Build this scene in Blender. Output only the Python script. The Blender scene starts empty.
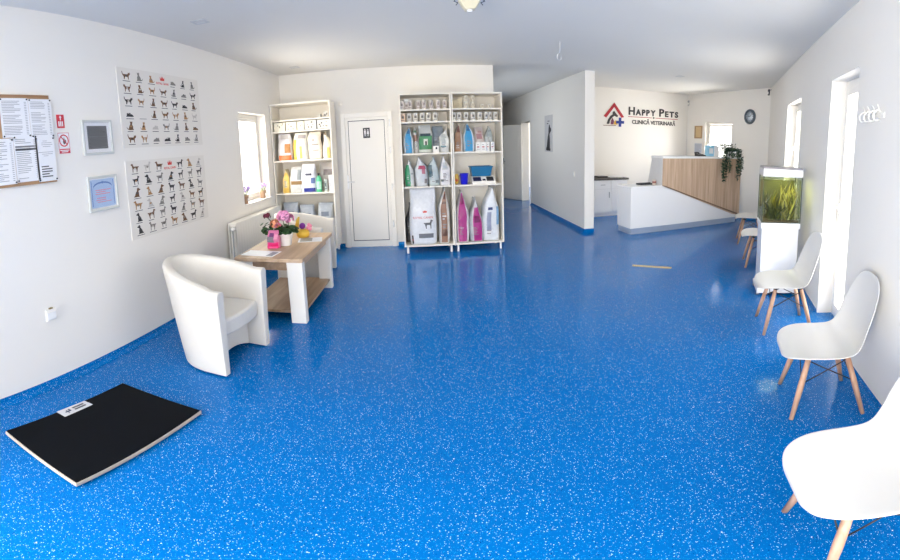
import bpy, bmesh, math, random
from mathutils import Vector, Matrix, noise

random.seed(7)
C = bpy.context.scene.collection
PI = math.pi
ORD = ['first', 'second', 'third', 'fourth', 'fifth', 'sixth', 'seventh', 'eighth', 'ninth', 'tenth']

# ------------------------------------------------------------------ materials
def lin(c):
    r = []
    for x in c[:3]:
        x /= 255.0
        r.append(x / 12.92 if x <= 0.04045 else ((x + 0.055) / 1.055) ** 2.4)
    return (r[0], r[1], r[2], 1.0)

def mat(name, rgb, rough=0.5, metal=0.0, spec=0.5, var=0.04, scale=8.0, bump=0.0, coat=0.0, emit=None):
    m = bpy.data.materials.new(name); m.use_nodes = True
    nt = m.node_tree; b = nt.nodes['Principled BSDF']
    b.inputs['Roughness'].default_value = rough
    b.inputs['Metallic'].default_value = metal
    b.inputs['Specular IOR Level'].default_value = spec
    b.inputs['Coat Weight'].default_value = coat
    tc = nt.nodes.new('ShaderNodeTexCoord')
    nz = nt.nodes.new('ShaderNodeTexNoise'); nz.inputs['Scale'].default_value = scale; nz.inputs['Detail'].default_value = 3
    nt.links.new(tc.outputs['Object'], nz.inputs['Vector'])
    mx = nt.nodes.new('ShaderNodeMix'); mx.data_type = 'RGBA'
    c = lin(rgb)
    mx.inputs[6].default_value = tuple(x * (1 - var) for x in c[:3]) + (1,)
    mx.inputs[7].default_value = tuple(min(1, x * (1 + var)) for x in c[:3]) + (1,)
    nt.links.new(nz.outputs['Fac'], mx.inputs[0])
    nt.links.new(mx.outputs[2], b.inputs['Base Color'])
    if bump:
        bp = nt.nodes.new('ShaderNodeBump'); bp.inputs['Strength'].default_value = bump; bp.inputs['Distance'].default_value = 0.01
        nt.links.new(nz.outputs['Fac'], bp.inputs['Height']); nt.links.new(bp.outputs['Normal'], b.inputs['Normal'])
    if emit:
        b.inputs['Emission Color'].default_value = lin(rgb); b.inputs['Emission Strength'].default_value = emit
    return m

def wood(name, c1, c2, axis=0, scale=2.2, rough=0.45, ring=9.0):
    m = bpy.data.materials.new(name); m.use_nodes = True
    nt = m.node_tree; b = nt.nodes['Principled BSDF']; b.inputs['Roughness'].default_value = rough
    tc = nt.nodes.new('ShaderNodeTexCoord'); mp = nt.nodes.new('ShaderNodeMapping')
    s = [ring, ring, ring]; s[axis] = 0.55
    mp.inputs['Scale'].default_value = s
    nt.links.new(tc.outputs['Object'], mp.inputs['Vector'])
    nz = nt.nodes.new('ShaderNodeTexNoise'); nz.inputs['Scale'].default_value = scale; nz.inputs['Detail'].default_value = 6; nz.inputs['Distortion'].default_value = 0.6
    nt.links.new(mp.outputs[0], nz.inputs['Vector'])
    cr = nt.nodes.new('ShaderNodeValToRGB')
    cr.color_ramp.elements[0].position = 0.3; cr.color_ramp.elements[0].color = lin(c1)
    cr.color_ramp.elements[1].position = 0.7; cr.color_ramp.elements[1].color = lin(c2)
    nt.links.new(nz.outputs['Fac'], cr.inputs[0]); nt.links.new(cr.outputs[0], b.inputs['Base Color'])
    return m

def floor_mat():
    m = bpy.data.materials.new('blue_flake_epoxy'); m.use_nodes = True
    nt = m.node_tree; N = nt.nodes; Lk = nt.links; b = N['Principled BSDF']
    tc = N.new('ShaderNodeTexCoord')
    nz = N.new('ShaderNodeTexNoise'); nz.inputs['Scale'].default_value = 1.3; nz.inputs['Detail'].default_value = 4
    Lk.new(tc.outputs['Object'], nz.inputs['Vector'])
    base = N.new('ShaderNodeMix'); base.data_type = 'RGBA'
    base.inputs[6].default_value = FLOOR_A; base.inputs[7].default_value = FLOOR_B
    Lk.new(nz.outputs['Fac'], base.inputs[0])
    prev = base.outputs[2]
    for sc, thr, rad, colr in ((250, .66, .50, (30, 150, 226)), (215, .79, .46, (196, 228, 244)), (150, .90, .40, (252, 250, 238)), (150, .92, .42, (4, 50, 112))):
        v = N.new('ShaderNodeTexVoronoi'); v.inputs['Scale'].default_value = sc
        Lk.new(tc.outputs['Object'], v.inputs['Vector'])
        sp = N.new('ShaderNodeSeparateColor'); Lk.new(v.outputs['Color'], sp.inputs[0])
        g = N.new('ShaderNodeMath'); g.operation = 'GREATER_THAN'; g.inputs[1].default_value = thr; Lk.new(sp.outputs[0], g.inputs[0])
        r = N.new('ShaderNodeMath'); r.operation = 'MULTIPLY'; r.inputs[1].default_value = rad; Lk.new(sp.outputs[1], r.inputs[0])
        l = N.new('ShaderNodeMath'); l.operation = 'LESS_THAN'; Lk.new(v.outputs['Distance'], l.inputs[0]); Lk.new(r.outputs[0], l.inputs[1])
        mu = N.new('ShaderNodeMath'); mu.operation = 'MULTIPLY'; Lk.new(g.outputs[0], mu.inputs[0]); Lk.new(l.outputs[0], mu.inputs[1])
        mx = N.new('ShaderNodeMix'); mx.data_type = 'RGBA'; mx.inputs[7].default_value = lin(colr)
        Lk.new(mu.outputs[0], mx.inputs[0]); Lk.new(prev, mx.inputs[6]); prev = mx.outputs[2]
    Lk.new(prev, b.inputs['Base Color'])
    b.inputs['Roughness'].default_value = 0.13
    b.inputs['IOR'].default_value = 1.28
    b.inputs['Specular IOR Level'].default_value = 0.5
    b.inputs['Specular Tint'].default_value = (.05, .45, 1, 1)
    nb = N.new('ShaderNodeTexNoise'); nb.inputs['Scale'].default_value = 14; nb.inputs['Detail'].default_value = 3
    Lk.new(tc.outputs['Object'], nb.inputs['Vector'])
    bp = N.new('ShaderNodeBump'); bp.inputs['Strength'].default_value = 0.10; bp.inputs['Distance'].default_value = 0.01
    Lk.new(nb.outputs['Fac'], bp.inputs['Height']); Lk.new(bp.outputs['Normal'], b.inputs['Normal'])
    return m

def glass_mat(name, tint=(1, 1, 1), refl=0.10):
    m = bpy.data.materials.new(name); m.use_nodes = True
    nt = m.node_tree; nt.nodes.remove(nt.nodes['Principled BSDF'])
    out = nt.nodes['Material Output']
    tr = nt.nodes.new('ShaderNodeBsdfTransparent'); tr.inputs[0].default_value = tuple(tint) + (1,)
    gl = nt.nodes.new('ShaderNodeBsdfGlossy'); gl.inputs['Roughness'].default_value = 0.02
    lw = nt.nodes.new('ShaderNodeLayerWeight'); lw.inputs[0].default_value = 0.5
    pw = nt.nodes.new('ShaderNodeMath'); pw.operation = 'POWER'; pw.inputs[1].default_value = 4.0
    nt.links.new(lw.outputs['Facing'], pw.inputs[0])
    mu = nt.nodes.new('ShaderNodeMath'); mu.operation = 'MULTIPLY_ADD'; mu.inputs[1].default_value = refl * 4; mu.inputs[2].default_value = refl * .3; mu.use_clamp = True
    nt.links.new(pw.outputs[0], mu.inputs[0])
    mx = nt.nodes.new('ShaderNodeMixShader')
    nt.links.new(mu.outputs[0], mx.inputs[0]); nt.links.new(tr.outputs[0], mx.inputs[1]); nt.links.new(gl.outputs[0], mx.inputs[2])
    nt.links.new(mx.outputs[0], out.inputs[0])
    return m

FLOOR_A = (0.0, 0.113, 0.38, 1); FLOOR_B = (0.0, 0.142, 0.47, 1)
M = {}
M['floor'] = floor_mat()
M['cove'] = mat('blue_cove_epoxy', (2, 98, 190), 0.25, var=0.12, scale=60)
M['wall'] = mat('white_wall_paint', (240, 236, 229), 0.8, spec=0.2, var=0.012, scale=2)
M['ceil'] = mat('ceiling_paint', (232, 229, 222), 0.85, spec=0.2, var=0.012, scale=1.5)
M['pvc'] = mat('white_plastic', (242, 238, 230), 0.35, var=0.01)
M['shelfw'] = mat('white_laminate', (238, 232, 220), 0.4, var=0.015)
M['white'] = mat('white_gloss', (245, 245, 245), 0.25, var=0.008)
M['chair'] = mat('white_chair_shell', (214, 213, 211), 0.32, var=0.006)
M['leather'] = mat('white_faux_leather', (222, 217, 208), 0.42, var=0.02, scale=30, bump=0.03)
M['black'] = mat('black_metal', (22, 22, 26), 0.4)
M['dark'] = mat('dark_grey', (48, 50, 54), 0.5)
M['rubber'] = mat('black_rubber_mat', (5, 8, 14), 0.75, spec=0.12, var=0.15, scale=40)
M['alu'] = mat('brushed_aluminium', (190, 190, 190), 0.3, metal=0.9)
M['steel'] = mat('satin_steel', (165, 168, 172), 0.35, metal=0.85)
M['edge'] = mat('pale_edge', (190, 180, 165), 0.5)
M['beech'] = wood('beech_leg_wood', (178, 134, 106), (206, 166, 138), axis=2, ring=16)
M['oak'] = wood('light_oak_laminate', (182, 152, 122), (212, 184, 154), axis=1, ring=7)
M['oakx'] = wood('dark_oak_laminate', (150, 122, 96), (184, 156, 128), axis=1, ring=7)
M['oakv'] = wood('oak_cladding', (186, 156, 128), (216, 190, 164), axis=2, ring=11)
M['cork'] = wood('cork_board_frame', (150, 112, 78), (176, 138, 100), axis=0, ring=10)
M['paper'] = mat('white_paper', (236, 236, 238), 0.7, var=0.01)
M['print'] = mat('grey_print', (158, 158, 162), 0.7)
M['printd'] = mat('dark_print', (78, 78, 82), 0.7)
M['red'] = mat('sign_red', (205, 45, 60), 0.45)
M['redlogo'] = mat('brand_red', (214, 60, 50), 0.5)
M['glass'] = glass_mat('window_glass')
M['tank'] = glass_mat('tank_glass', (0.93, 0.97, 0.93), 0.08)
M['water'] = glass_mat('green_water', (0.86, 0.86, 0.62), 0.02)

# ------------------------------------------------------------------ mesh builder
class MB:
    def __init__(s): s.v = []; s.f = []; s.m = []; s.s = []
    def add(s, vs, fs, m=0, sm=False, T=None):
        o = len(s.v)
        for p in vs:
            p = Vector(p); s.v.append(T @ p if T else p)
        for f in fs: s.f.append([i + o for i in f]); s.m.append(m); s.s.append(sm)
        return s
    def box(s, x0, x1, y0, y1, z0, z1, m=0, T=None):
        vs = [(x, y, z) for z in (z0, z1) for y in (y0, y1) for x in (x0, x1)]
        return s.add(vs, [(0, 2, 3, 1), (4, 5, 7, 6), (0, 1, 5, 4), (2, 6, 7, 3), (0, 4, 6, 2), (1, 3, 7, 5)], m, False, T)
    def poly(s, pts, m=0, T=None): return s.add(pts, [list(range(len(pts)))], m, False, T)
    def prism(s, pts, a, b, axis='y', m=0, T=None, sm=False):
        def P(p, k):
            if axis == 'y': return (p[0], k, p[1])
            if axis == 'z': return (p[0], p[1], k)
            return (k, p[0], p[1])
        n = len(pts); vs = [P(p, a) for p in pts] + [P(p, b) for p in pts]
        s.add(vs, [list(range(n))[::-1], list(range(n, 2 * n))], m, False, T)
        o = len(s.v) - 2 * n
        for i in range(n):
            s.f.append([o + i, o + (i + 1) % n, o + n + (i + 1) % n, o + n + i]); s.m.append(m); s.s.append(sm)
        return s
    def tube(s, pts, r, n=10, m=0, T=None, cap=True):
        pts = [Vector(p) for p in pts]; R = r if isinstance(r, (list, tuple)) else [r] * len(pts)
        vs = []; up = None
        for i, p in enumerate(pts):
            d = (pts[min(i + 1, len(pts) - 1)] - pts[max(i - 1, 0)]).normalized()
            if up is None: up = d.orthogonal().normalized()
            up = (up - d * up.dot(d)).normalized(); sd = d.cross(up)
            for k in range(n):
                a = 2 * PI * k / n; vs.append(p + (up * math.cos(a) + sd * math.sin(a)) * R[i])
        fs = []
        for i in range(len(pts) - 1):
            for k in range(n): fs.append((i * n + k, i * n + (k + 1) % n, (i + 1) * n + (k + 1) % n, (i + 1) * n + k))
        s.add(vs, fs, m, True, T)
        if cap:
            o = len(s.v) - len(vs)
            s.f += [[o + k for k in range(n)][::-1], [o + (len(pts) - 1) * n + k for k in range(n)]]; s.m += [m, m]; s.s += [False, False]
        return s
    def lathe(s, prof, n=20, c=(0, 0, 0), m=0, T=None, sm=True):
        vs = []; fs = []
        for (r, z) in prof:
            for k in range(n):
                a = 2 * PI * k / n; vs.append((c[0] + r * math.cos(a), c[1] + r * math.sin(a), c[2] + z))
        for i in range(len(prof) - 1):
            for k in range(n): fs.append((i * n + k, i * n + (k + 1) % n, (i + 1) * n + (k + 1) % n, (i + 1) * n + k))
        s.add(vs, fs, m, sm, T)
        o = len(s.v) - len(vs)
        s.f += [[o + k for k in range(n)][::-1], [o + (len(prof) - 1) * n + k for k in range(n)]]; s.m += [m, m]; s.s += [False, False]
        return s
    def grid(s, fn, nu, nv, m=0, sm=True, closeu=False, T=None):
        vs = []; fs = []
        cu = nu if closeu else nu + 1
        for j in range(nv + 1):
            for i in range(cu): vs.append(fn(i / nu, j / nv))
        for j in range(nv):
            for i in range(nu):
                a = i; b = (i + 1) % cu if closeu else i + 1
                fs.append((j * cu + a, j * cu + b, (j + 1) * cu + b, (j + 1) * cu + a))
        return s.add(vs, fs, m, sm, T)
    def ball(s, c, r, n=10, m=0, sq=(1, 1, 1)):
        k = max(4, n // 2)
        prof = [(max(1e-4, math.sin(PI * i / k)) * r, -math.cos(PI * i / k) * r) for i in range(k + 1)]
        vs = []; fs = []
        for (rr, z) in prof:
            for i in range(n):
                a = 2 * PI * i / n; vs.append((c[0] + rr * math.cos(a) * sq[0], c[1] + rr * math.sin(a) * sq[1], c[2] + z * sq[2]))
        for j in range(k):
            for i in range(n): fs.append((j * n + i, j * n + (i + 1) % n, (j + 1) * n + (i + 1) % n, (j + 1) * n + i))
        return s.add(vs, fs, m, True)
    def build(s, name, mats, parent=None, loc=(0, 0, 0), rot=0.0, bevel=0, seg=2, label=None, cat=None, group=None, kind=None, fix=True):
        me = bpy.data.meshes.new(name)
        me.from_pydata([tuple(v) for v in s.v], [], s.f)
        if not isinstance(mats, (list, tuple)): mats = [mats]
        for x in mats: me.materials.append(x)
        for p, mi, sm in zip(me.polygons, s.m, s.s): p.material_index = mi; p.use_smooth = sm
        if fix:
            bm = bmesh.new(); bm.from_mesh(me); bmesh.ops.recalc_face_normals(bm, faces=bm.faces); bm.to_mesh(me); bm.free()
        me.update()
        o = bpy.data.objects.new(name, me); C.objects.link(o)
        o.location = loc; o.rotation_euler = (0, 0, rot)
        if parent: o.parent = parent
        if bevel:
            b = o.modifiers.new('bevel', 'BEVEL'); b.width = bevel; b.segments = seg; b.limit_method = 'ANGLE'; b.angle_limit = math.radians(40)
            b.harden_normals = False
        tag(o, label, cat, group, kind)
        return o

def tag(o, label=None, cat=None, group=None, kind=None):
    if label: o['label'] = label
    if cat: o['category'] = cat
    if group: o['group'] = group
    if kind: o['kind'] = kind
    return o

def thing(name, label, cat, loc=(0, 0, 0), rot=0.0, group=None, kind=None, tilt=None):
    o = bpy.data.objects.new(name, None); C.objects.link(o); o.empty_display_size = 0.1
    o.location = loc; o.rotation_euler = (tilt[0], tilt[1], rot) if tilt else (0, 0, rot)
    return tag(o, label, cat, group, kind)

def dup(src, loc, rot, label, group=None):
    r = src.copy(); C.objects.link(r); r.location = loc; r.rotation_euler = (0, 0, rot); r['label'] = label
    if group: r['group'] = group
    for ch in list(src.children):
        c = ch.copy(); C.objects.link(c); c.parent = r
        for g in list(ch.children):
            d = g.copy(); C.objects.link(d); d.parent = c
    return r

class Frame:            # a wall or cabinet front: x runs to the right as you face it, y into it, z up
    def __init__(s, p, q):
        s.p = Vector((p[0], p[1], 0)); d = Vector((q[0] - p[0], q[1] - p[1], 0)); s.L = d.length; d.normalize()
        s.rot = math.atan2(d.y, d.x); s.X = d; s.Y = Vector((-d.y, d.x, 0))
    def at(s, x, z=0.0, y=0.0): return s.p + s.X * x + s.Y * y + Vector((0, 0, z))

def text_into(mb, body, size, m=0, x=0, z=0, y=0, depth=0.0, bold=0.0, align='CENTER', width=None):
    cu = bpy.data.curves.new('txt', 'FONT'); cu.body = body; cu.size = size; cu.align_x = align; cu.align_y = 'BOTTOM_BASELINE'
    cu.extrude = depth; cu.offset = bold; cu.resolution_u = 3
    o = bpy.data.objects.new('txt', cu); C.objects.link(o)
    dg = bpy.context.evaluated_depsgraph_get(); dg.update()
    me = bpy.data.meshes.new_from_object(o.evaluated_get(dg))
    xs = [v.co.x for v in me.vertices]
    k = 1.0
    if width and xs: k = width / max(1e-6, max(xs) - min(xs))
    vs = [(x + v.co.x * k, y - v.co.z, z + v.co.y * k) for v in me.vertices]
    mb.add(vs, [list(p.vertices) for p in me.polygons], m)
    bpy.data.objects.remove(o); bpy.data.curves.remove(cu); bpy.data.meshes.remove(me)
    return k

# ------------------------------------------------------------------ room shell
H = 2.69
LW = Frame((-2.31, 0), (-2.31, 7))
BW = Frame((0, 6.40), (1, 6.475))
SW = Frame((3.29, 8.60), (5.71, 8.86))
WW = Frame((5.71, 8.86), (5.91, 6.20))
RW = Frame((5.91, 6.20), (1.99, 1.07))
PW = Frame((2.346, 6.662), (2.17, 10.0))

def wall(name, fr, x0, x1, thick=0.2, holes=(), z1=H, m='wall'):
    mb = MB()
    xs = sorted({x0, x1} | {h[0] for h in holes} | {h[1] for h in holes})
    zs = sorted({0.0, z1} | {h[2] for h in holes} | {h[3] for h in holes})
    for i in range(len(xs) - 1):
        for j in range(len(zs) - 1):
            cx, cz = (xs[i] + xs[i + 1]) / 2, (zs[j] + zs[j + 1]) / 2
            if any(h[0] < cx < h[1] and h[2] < cz < h[3] for h in holes): continue
            mb.box(xs[i], xs[i + 1], 0, thick, zs[j], zs[j + 1])
    return mb.build(name, M[m], None, fr.p, fr.rot, kind='structure', fix=False)

def cove(name, fr, x0, x1, h=0.06):
    mb = MB()
    prof = [(0, 0), (0, h), (-0.006, h), (-0.012, h * .45), (-0.03, 0.012), (-0.05, 0.002), (-0.05, 0)]
    mb.prism([(p[0], p[1]) for p in prof], x0, x1, axis='x')
    return mb.build(name, M['floor'], None, fr.p, fr.rot, kind='structure')

RO = lambda x: (RW.at(x, 0, .26).x, RW.at(x, 0, .26).y)
PLAN = [(-2.58, -2.4), (1.6, -2.4), RO(9.0), RO(0), (6.12, 6.2), (5.92, 9.1), (3.5, 8.9), (3.5, 14.2), (0.6, 14.2), (0.6, 6.65), (-2.58, 6.45)]
mb = MB(); mb.prism(PLAN, -0.1, 0, axis='z'); mb.build('floor', M['floor'], kind='structure')
mb = MB(); mb.prism([(-2.58, -2.2), (1.4, -2.2)] + PLAN[2:], H, H + 0.1, axis='z'); mb.build('ceiling', M['ceil'], kind='structure')
WIN1 = (4.735, 5.56, 0.89, 2.04)
ADDED_WIN = (-2.05, -0.05, 0.45, 2.35)     # unseen window, added to let fill light onto the right wall
wall('wall_left', LW, -2.2, 6.6, 0.28, [WIN1, ADDED_WIN])
DR1 = (-1.42, -0.655, 0.0, 2.02)
wall('wall_back', BW, -2.6, 0.85, 0.2, [DR1])
# corridor
mb = MB(); mb.box(0.65, 0.85, 6.6, 14.0, 0, H); mb.build('wall_corridor_left', M['wall'], kind='structure')
mb = MB(); mb.box(0.6, 3.4, 14.0, 14.2, 0, H); mb.build('wall_corridor_end', M['wall'], kind='structure')
DR2 = (3.345, 4.17, 0.0, 2.0)
wall('wall_partition', PW, 0.0, 7.5, 0.17, [])
bpy.data.objects.remove(bpy.data.objects['wall_partition'])
mbp = MB()   # partition seen from the corridor side: its thickness lies towards the reception
for a, b_, z0, z1 in ((0, 3.345, 0, H), (3.345, 4.17, 2.0, H), (4.17, 7.4, 0, H)):
    mbp.box(a, b_, -0.17, 0, z0, z1)
mbp.build('wall_partition', M['wall'], None, PW.p, PW.rot, kind='structure', fix=False)
wall('wall_reception', SW, -0.88, 2.45, 0.2)
WIN2 = (0.70, 1.61, 1.05, 2.02)
wall('wall_far_right', WW, -0.15, SW.L * 0 + WW.L + 0.05, 0.2, [WIN2])
DR3 = (4.80, 5.57, 0.0, 2.14)
WIN3 = (2.28, 3.37, 1.02, 2.14)
wall('wall_right', RW, 0.0, 9.0, 0.26, [DR3, WIN3])
cove('baseboard_left', LW, -2.2, 6.5, 0.045)
cove('baseboard_back', BW, -2.4, -1.44, 0.06)
cove('baseboard_back_middle', BW, -0.635, 0.85, 0.06)
cove('baseboard_reception', SW, -0.86, 2.42, 0.06)
cove('baseboard_right', RW, 0.05, 4.78, 0.022)
cove('baseboard_right_front', RW, 5.59, 8.99, 0.022)
cove('baseboard_far_right', WW, 0.02, 2.66, 0.05)
# partition baseboard with its return round the end
mb = MB()
prof = [(0, 0), (0, .065), (.006, .065), (.012, .03), (.03, .01), (.045, .002), (.045, 0)]
mb.prism(prof, 0.0, 3.34, axis='x')
mb.box(-0.012, 0.0, -0.17, 0.012, 0, 0.065)
mb.build('baseboard_partition', M['floor'], None, PW.p, PW.rot, kind='structure')

# ---- door_1 (toilet door in the back wall)
def wframe(fr, x, z, y=0.0): return fr.at(x, z, y)
d1 = thing('door_1', None, None, BW.at(-1.0375, 0, 0), BW.rot, kind='structure')
mb = MB(); w = 0.765 / 2
mb.box(-w, -w + 0.07, -0.03, 0.07, 0, 2.02).box(w - 0.07, w, -0.03, 0.07, 0, 2.02).box(-w + .07, w - .07, -0.03, 0.07, 1.95, 2.02)
mb.build('door_frame', M['pvc'], d1, bevel=.006)
mb = MB(); mb.box(-w + 0.072, w - 0.072, -0.02, 0.03, 0.008, 1.945)
leaf = mb.build('leaf', M['pvc'], d1, bevel=.004)
mb = MB()
a = 0.268
for (x0, x1, z0, z1) in ((-a, a, 1.895, 1.905), (-a, a, 0.10, 0.11), (-a, -a + .007, .10, 1.905), (a - .007, a, .10, 1.905)):
    mb.box(x0, x1, -0.0235, -0.02, z0, z1)
mb.build('panel_groove', M['printd'], leaf, label='thin dark groove framing the door panel')
mb = MB(); mb.box(-0.325, -0.295, -0.03, -0.02, 0.9, 1.1).tube([(-0.31, -0.02, 1.0), (-0.31, -0.06, 1.0), (-0.21, -0.06, 1.0)], 0.009)
mb.build('handle', M['white'], leaf)
for z in (0.35, 0.9, 1.45, 1.85):
    mb = MB(); mb.tube([(w - .04, -0.037, z - .05), (w - .04, -0.037, z + .05)], 0.011); mb.build('hinge', M['white'], d1)
sg = MB(); sg.box(-.05, .05, -.024, -.0205, 1.64, 1.79); sp_ = sg.build('toilet_sign', M['dark'], d1, label='small dark plate with two white figures')
mb = MB()
for cx, sk in ((-.022, 0), (.022, 1)):
    mb.lathe([(.0085, 0), (.0085, .001)], 12, m=0, T=Matrix.Translation((cx, -.0245, 1.765)) @ Matrix.Rotation(PI / 2, 4, 'X'))
    if sk: mb.prism([(cx - .007, 1.752), (cx + .007, 1.752), (cx + .016, 1.70), (cx - .016, 1.70)], -.0255, -.0242)
    else: mb.prism([(cx - .013, 1.752), (cx + .013, 1.752), (cx + .01, 1.70), (cx - .01, 1.70)], -.0255, -.0242)
    mb.box(cx - .007, cx - .001, -.0255, -.0242, 1.665, 1.702).box(cx + .001, cx + .007, -.0255, -.0242, 1.665, 1.702)
mb.box(-.001, .001, -.0255, -.0242, 1.66, 1.775)
mb.build('pictogram', M['paper'], sp_)
mb = MB(); mb.lathe([(.032, 0), (.034, .002), (.030, .004), (.0, .005)], 20, T=Matrix.Rotation(PI / 2, 4, 'X'))
mb.build('wall_junction_cover', M['wall'], None, BW.at(-1.40, 2.17, 0), BW.rot, label='round white junction cover above the left corner of the toilet door', cat='junction cover')

# ---- door_2 (open leaf in the corridor)
hx = Vector((2.13, 10.83)); fx = Vector((1.776, 11.445))
F2 = Frame((1.70, 11.42), (2.10, 10.80))
d2 = thing('door_2', None, None, F2.at(0), F2.rot, kind='structure')
mb = MB(); mb.box(0, 0.74, 0, 0.045, 0.008, 1.95); mb.build('leaf', M['pvc'], d2, bevel=.004)
mb = MB()
for z0, z1 in ((0.12, 0.92), (1.02, 1.85)):
    mb.box(.09, .65, -.006, 0, z0, z0 + .02).box(.09, .65, -.006, 0, z1 - .02, z1).box(.09, .11, -.006, 0, z0, z1).box(.63, .65, -.006, 0, z0, z1)
mb.build('moulding', M['pvc'], d2)
mb = MB(); mb.box(.045, .075, -.008, 0, .92, 1.08).tube([(.06, 0, 1.0), (.06, -.045, 1.0), (.16, -.045, 1.0)], .009); mb.build('handle', M['steel'], d2)
mb = MB()
mb.box(3.30, 3.35, -.18, .012, 0, 2.04).box(4.165, 4.215, -.18, .012, 0, 2.04).box(3.35, 4.165, -.18, .012, 2.0, 2.04)
mb.build('trim_2', M['pvc'], None, PW.p, PW.rot, kind='structure')
# lit room behind the corridor doorway: narrow shelf with goods seen through the gap
mb = MB(); mb.box(2.9, 5.2, -1.65, -1.55, 0, H); mb.build('wall_side_room', M['wall'], None, PW.p, PW.rot, kind='structure')

# ---- glazed door_3 (right wall) and the windows
def glazed(name, fr, hole, depth, bar=0.06, sill=True, handle=False, mull=None, leafs=1):
    x0, x1, z0, z1 = hole
    t = thing(name, None, None, fr.at((x0 + x1) / 2, z0, 0), fr.rot, kind='structure')
    w = (x1 - x0) / 2; h = z1 - z0
    mb = MB()
    mb.box(-w, -w + bar, depth, depth + .07, 0, h).box(w - bar, w, depth, depth + .07, 0, h)
    mb.box(-w + bar, w - bar, depth, depth + .07, h - bar, h).box(-w + bar, w - bar, depth, depth + .07, 0, bar)
    mb.build('window_frame', M['pvc'], t, bevel=.006)
    mb = MB(); a = bar + .005; b2 = bar * .9
    mb.box(-w + a, -w + a + b2, depth - .015, depth + .04, a, h - a).box(w - a - b2, w - a, depth - .015, depth + .04, a, h - a)
    mb.box(-w + a + b2, w - a - b2, depth - .015, depth + .04, h - a - b2, h - a).box(-w + a + b2, w - a - b2, depth - .015, depth + .04, a, a + b2)
    if mull: mb.box(-w + a + b2, w - a - b2, depth - .012, depth + .03, mull - .04, mull + .04)
    s = mb.build('sash', M['pvc'], t, bevel=.005)
    mb = MB(); mb.box(-w + a + b2, w - a - b2, depth + .01, depth + .018, a + b2, h - a - b2); mb.build('pane', M['glass'], s)
    if handle:
        hx_ = -w + a + b2 / 2
        mb = MB(); mb.box(hx_ - .014, hx_ + .014, depth - .03, depth - .015, handle - .04, handle + .04)
        mb.tube([(hx_, depth - .02, handle), (hx_, depth - .06, handle), (hx_, depth - .06, handle - .12)], .010); mb.build('handle', M['white'], s)
    if sill:
        mb = MB(); mb.box(-w + .001, w - .001, -.04, depth - .001, 0.0005, .012); mb.build('window_sill', M['white'], t, bevel=.006)
    return t
glazed('window_1', LW, WIN1, 0.12, .05, True, .5)
glazed('window_4_added', LW, ADDED_WIN, 0.12, .06, True)
glazed('window_2', WW, WIN2, 0.08, .05, True, .45)
glazed('window_3', RW, WIN3, 0.14, .05, True, .5)
glazed('door_3', RW, DR3, 0.13, .07, False, 1.02)

# ------------------------------------------------------------------ moulded chairs
def catmull(pts, t):
    n = len(pts) - 1; x = t * n; i = min(int(x), n - 1); u = x - i
    P = [Vector(pts[max(0, min(n, k))]) for k in (i - 1, i, i + 1, i + 2)]
    return 0.5 * ((2 * P[1]) + (P[2] - P[0]) * u + (2 * P[0] - 5 * P[1] + 4 * P[2] - P[3]) * u * u + (3 * P[1] - P[0] - 3 * P[2] + P[3]) * u ** 3)
# (y, z, half width, edge lift)
SHELL = [(-.247, .366, .053, .0), (-.249, .378, .111, .001), (-.240, .390, .164, .002), (-.218, .400, .200, .005), (-.181, .405, .228, .009), (-.127, .405, .247, .015), (-.06, .399, .256, .021), (.02, .392, .257, .027),
         (.095, .395, .253, .034), (.150, .424, .249, .042), (.185, .487, .243, .045), (.205, .558, .236, .042), (.222, .629, .226, .034), (.237, .699, .209, .025), (.250, .760, .177, .015), (.258, .798, .132, .007), (.262, .818, .080, .003), (.263, .824, .032, .0)]
def shell_fn(u, v):
    q = [(a, b, 0) for a, b, _, _ in SHELL]; r = [(c, d, 0) for _, _, c, d in SHELL]
    c = catmull(q, v); wv = catmull(r, v)
    d = (catmull(q, min(1, v + .02)) - catmull(q, max(0, v - .02))).normalized()
    nrm = Vector((-d.y, d.x))                      # up on the seat, forward on the back
    s = 2 * u - 1; s = math.copysign(abs(s) ** 0.9, s)
    k = wv.y * abs(s) ** 2.3
    return (s * wv.x, c.x + nrm.x * k, c.y + nrm.y * k)
def make_chair(label, loc, rot):
    t = thing('shell_chair', label, 'chair', loc, rot, 'white shell chairs along the right wall')
    mb = MB(); mb.grid(shell_fn, 20, 51)
    o = mb.build('seat_shell', M['chair'], t)
    sd = o.modifiers.new('thick', 'SOLIDIFY'); sd.thickness = .007; sd.offset = 1
    sb = o.modifiers.new('sub', 'SUBSURF'); sb.levels = 1; sb.render_levels = 1
    for sx in (-1, 1):
        for sy in (-1, 1):
            mb = MB(); mb.tube([(sx * .125, sy * .105 - .01, .378), (sx * .165, sy * .15 - .01, .195), (sx * .205, sy * .195 - .01, 0)], [.015, .0175, .012], 12)
            mb.build('leg', M['beech'], t)
    mb = MB()
    P = lambda sx, sy, k: (sx * (.125 + .08 * k), sy * (.105 + .09 * k) - .01, .378 * (1 - k))
    for sx, sy, tx, ty in ((-1, -1, 1, -1), (1, -1, -1, -1), (-1, 1, 1, 1), (1, 1, -1, 1), (-1, -1, -1, 1), (-1, 1, -1, -1), (1, -1, 1, 1), (1, 1, 1, -1)):
        mb.tube([P(sx, sy, .06), P(tx, ty, .42)], .0035, 6)
    mb.build('wire_brace', M['black'], t)
    mb = MB()
    for sx in (-1, 1):
        for sy in (-1, 1): mb.tube([P(sx, sy, -.03), P(sx, sy, .02)], .0165, 10)
    mb.box(-.13, .13, -.10, -.085, .376, .390).box(-.13, .13, .065, .08, .374, .386)
    mb.build('mounting_bracket', M['black'], t)
    return t
RC = math.atan2(.607, -.795) + PI / 2      # front (-y local) looks away from the right wall
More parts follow.
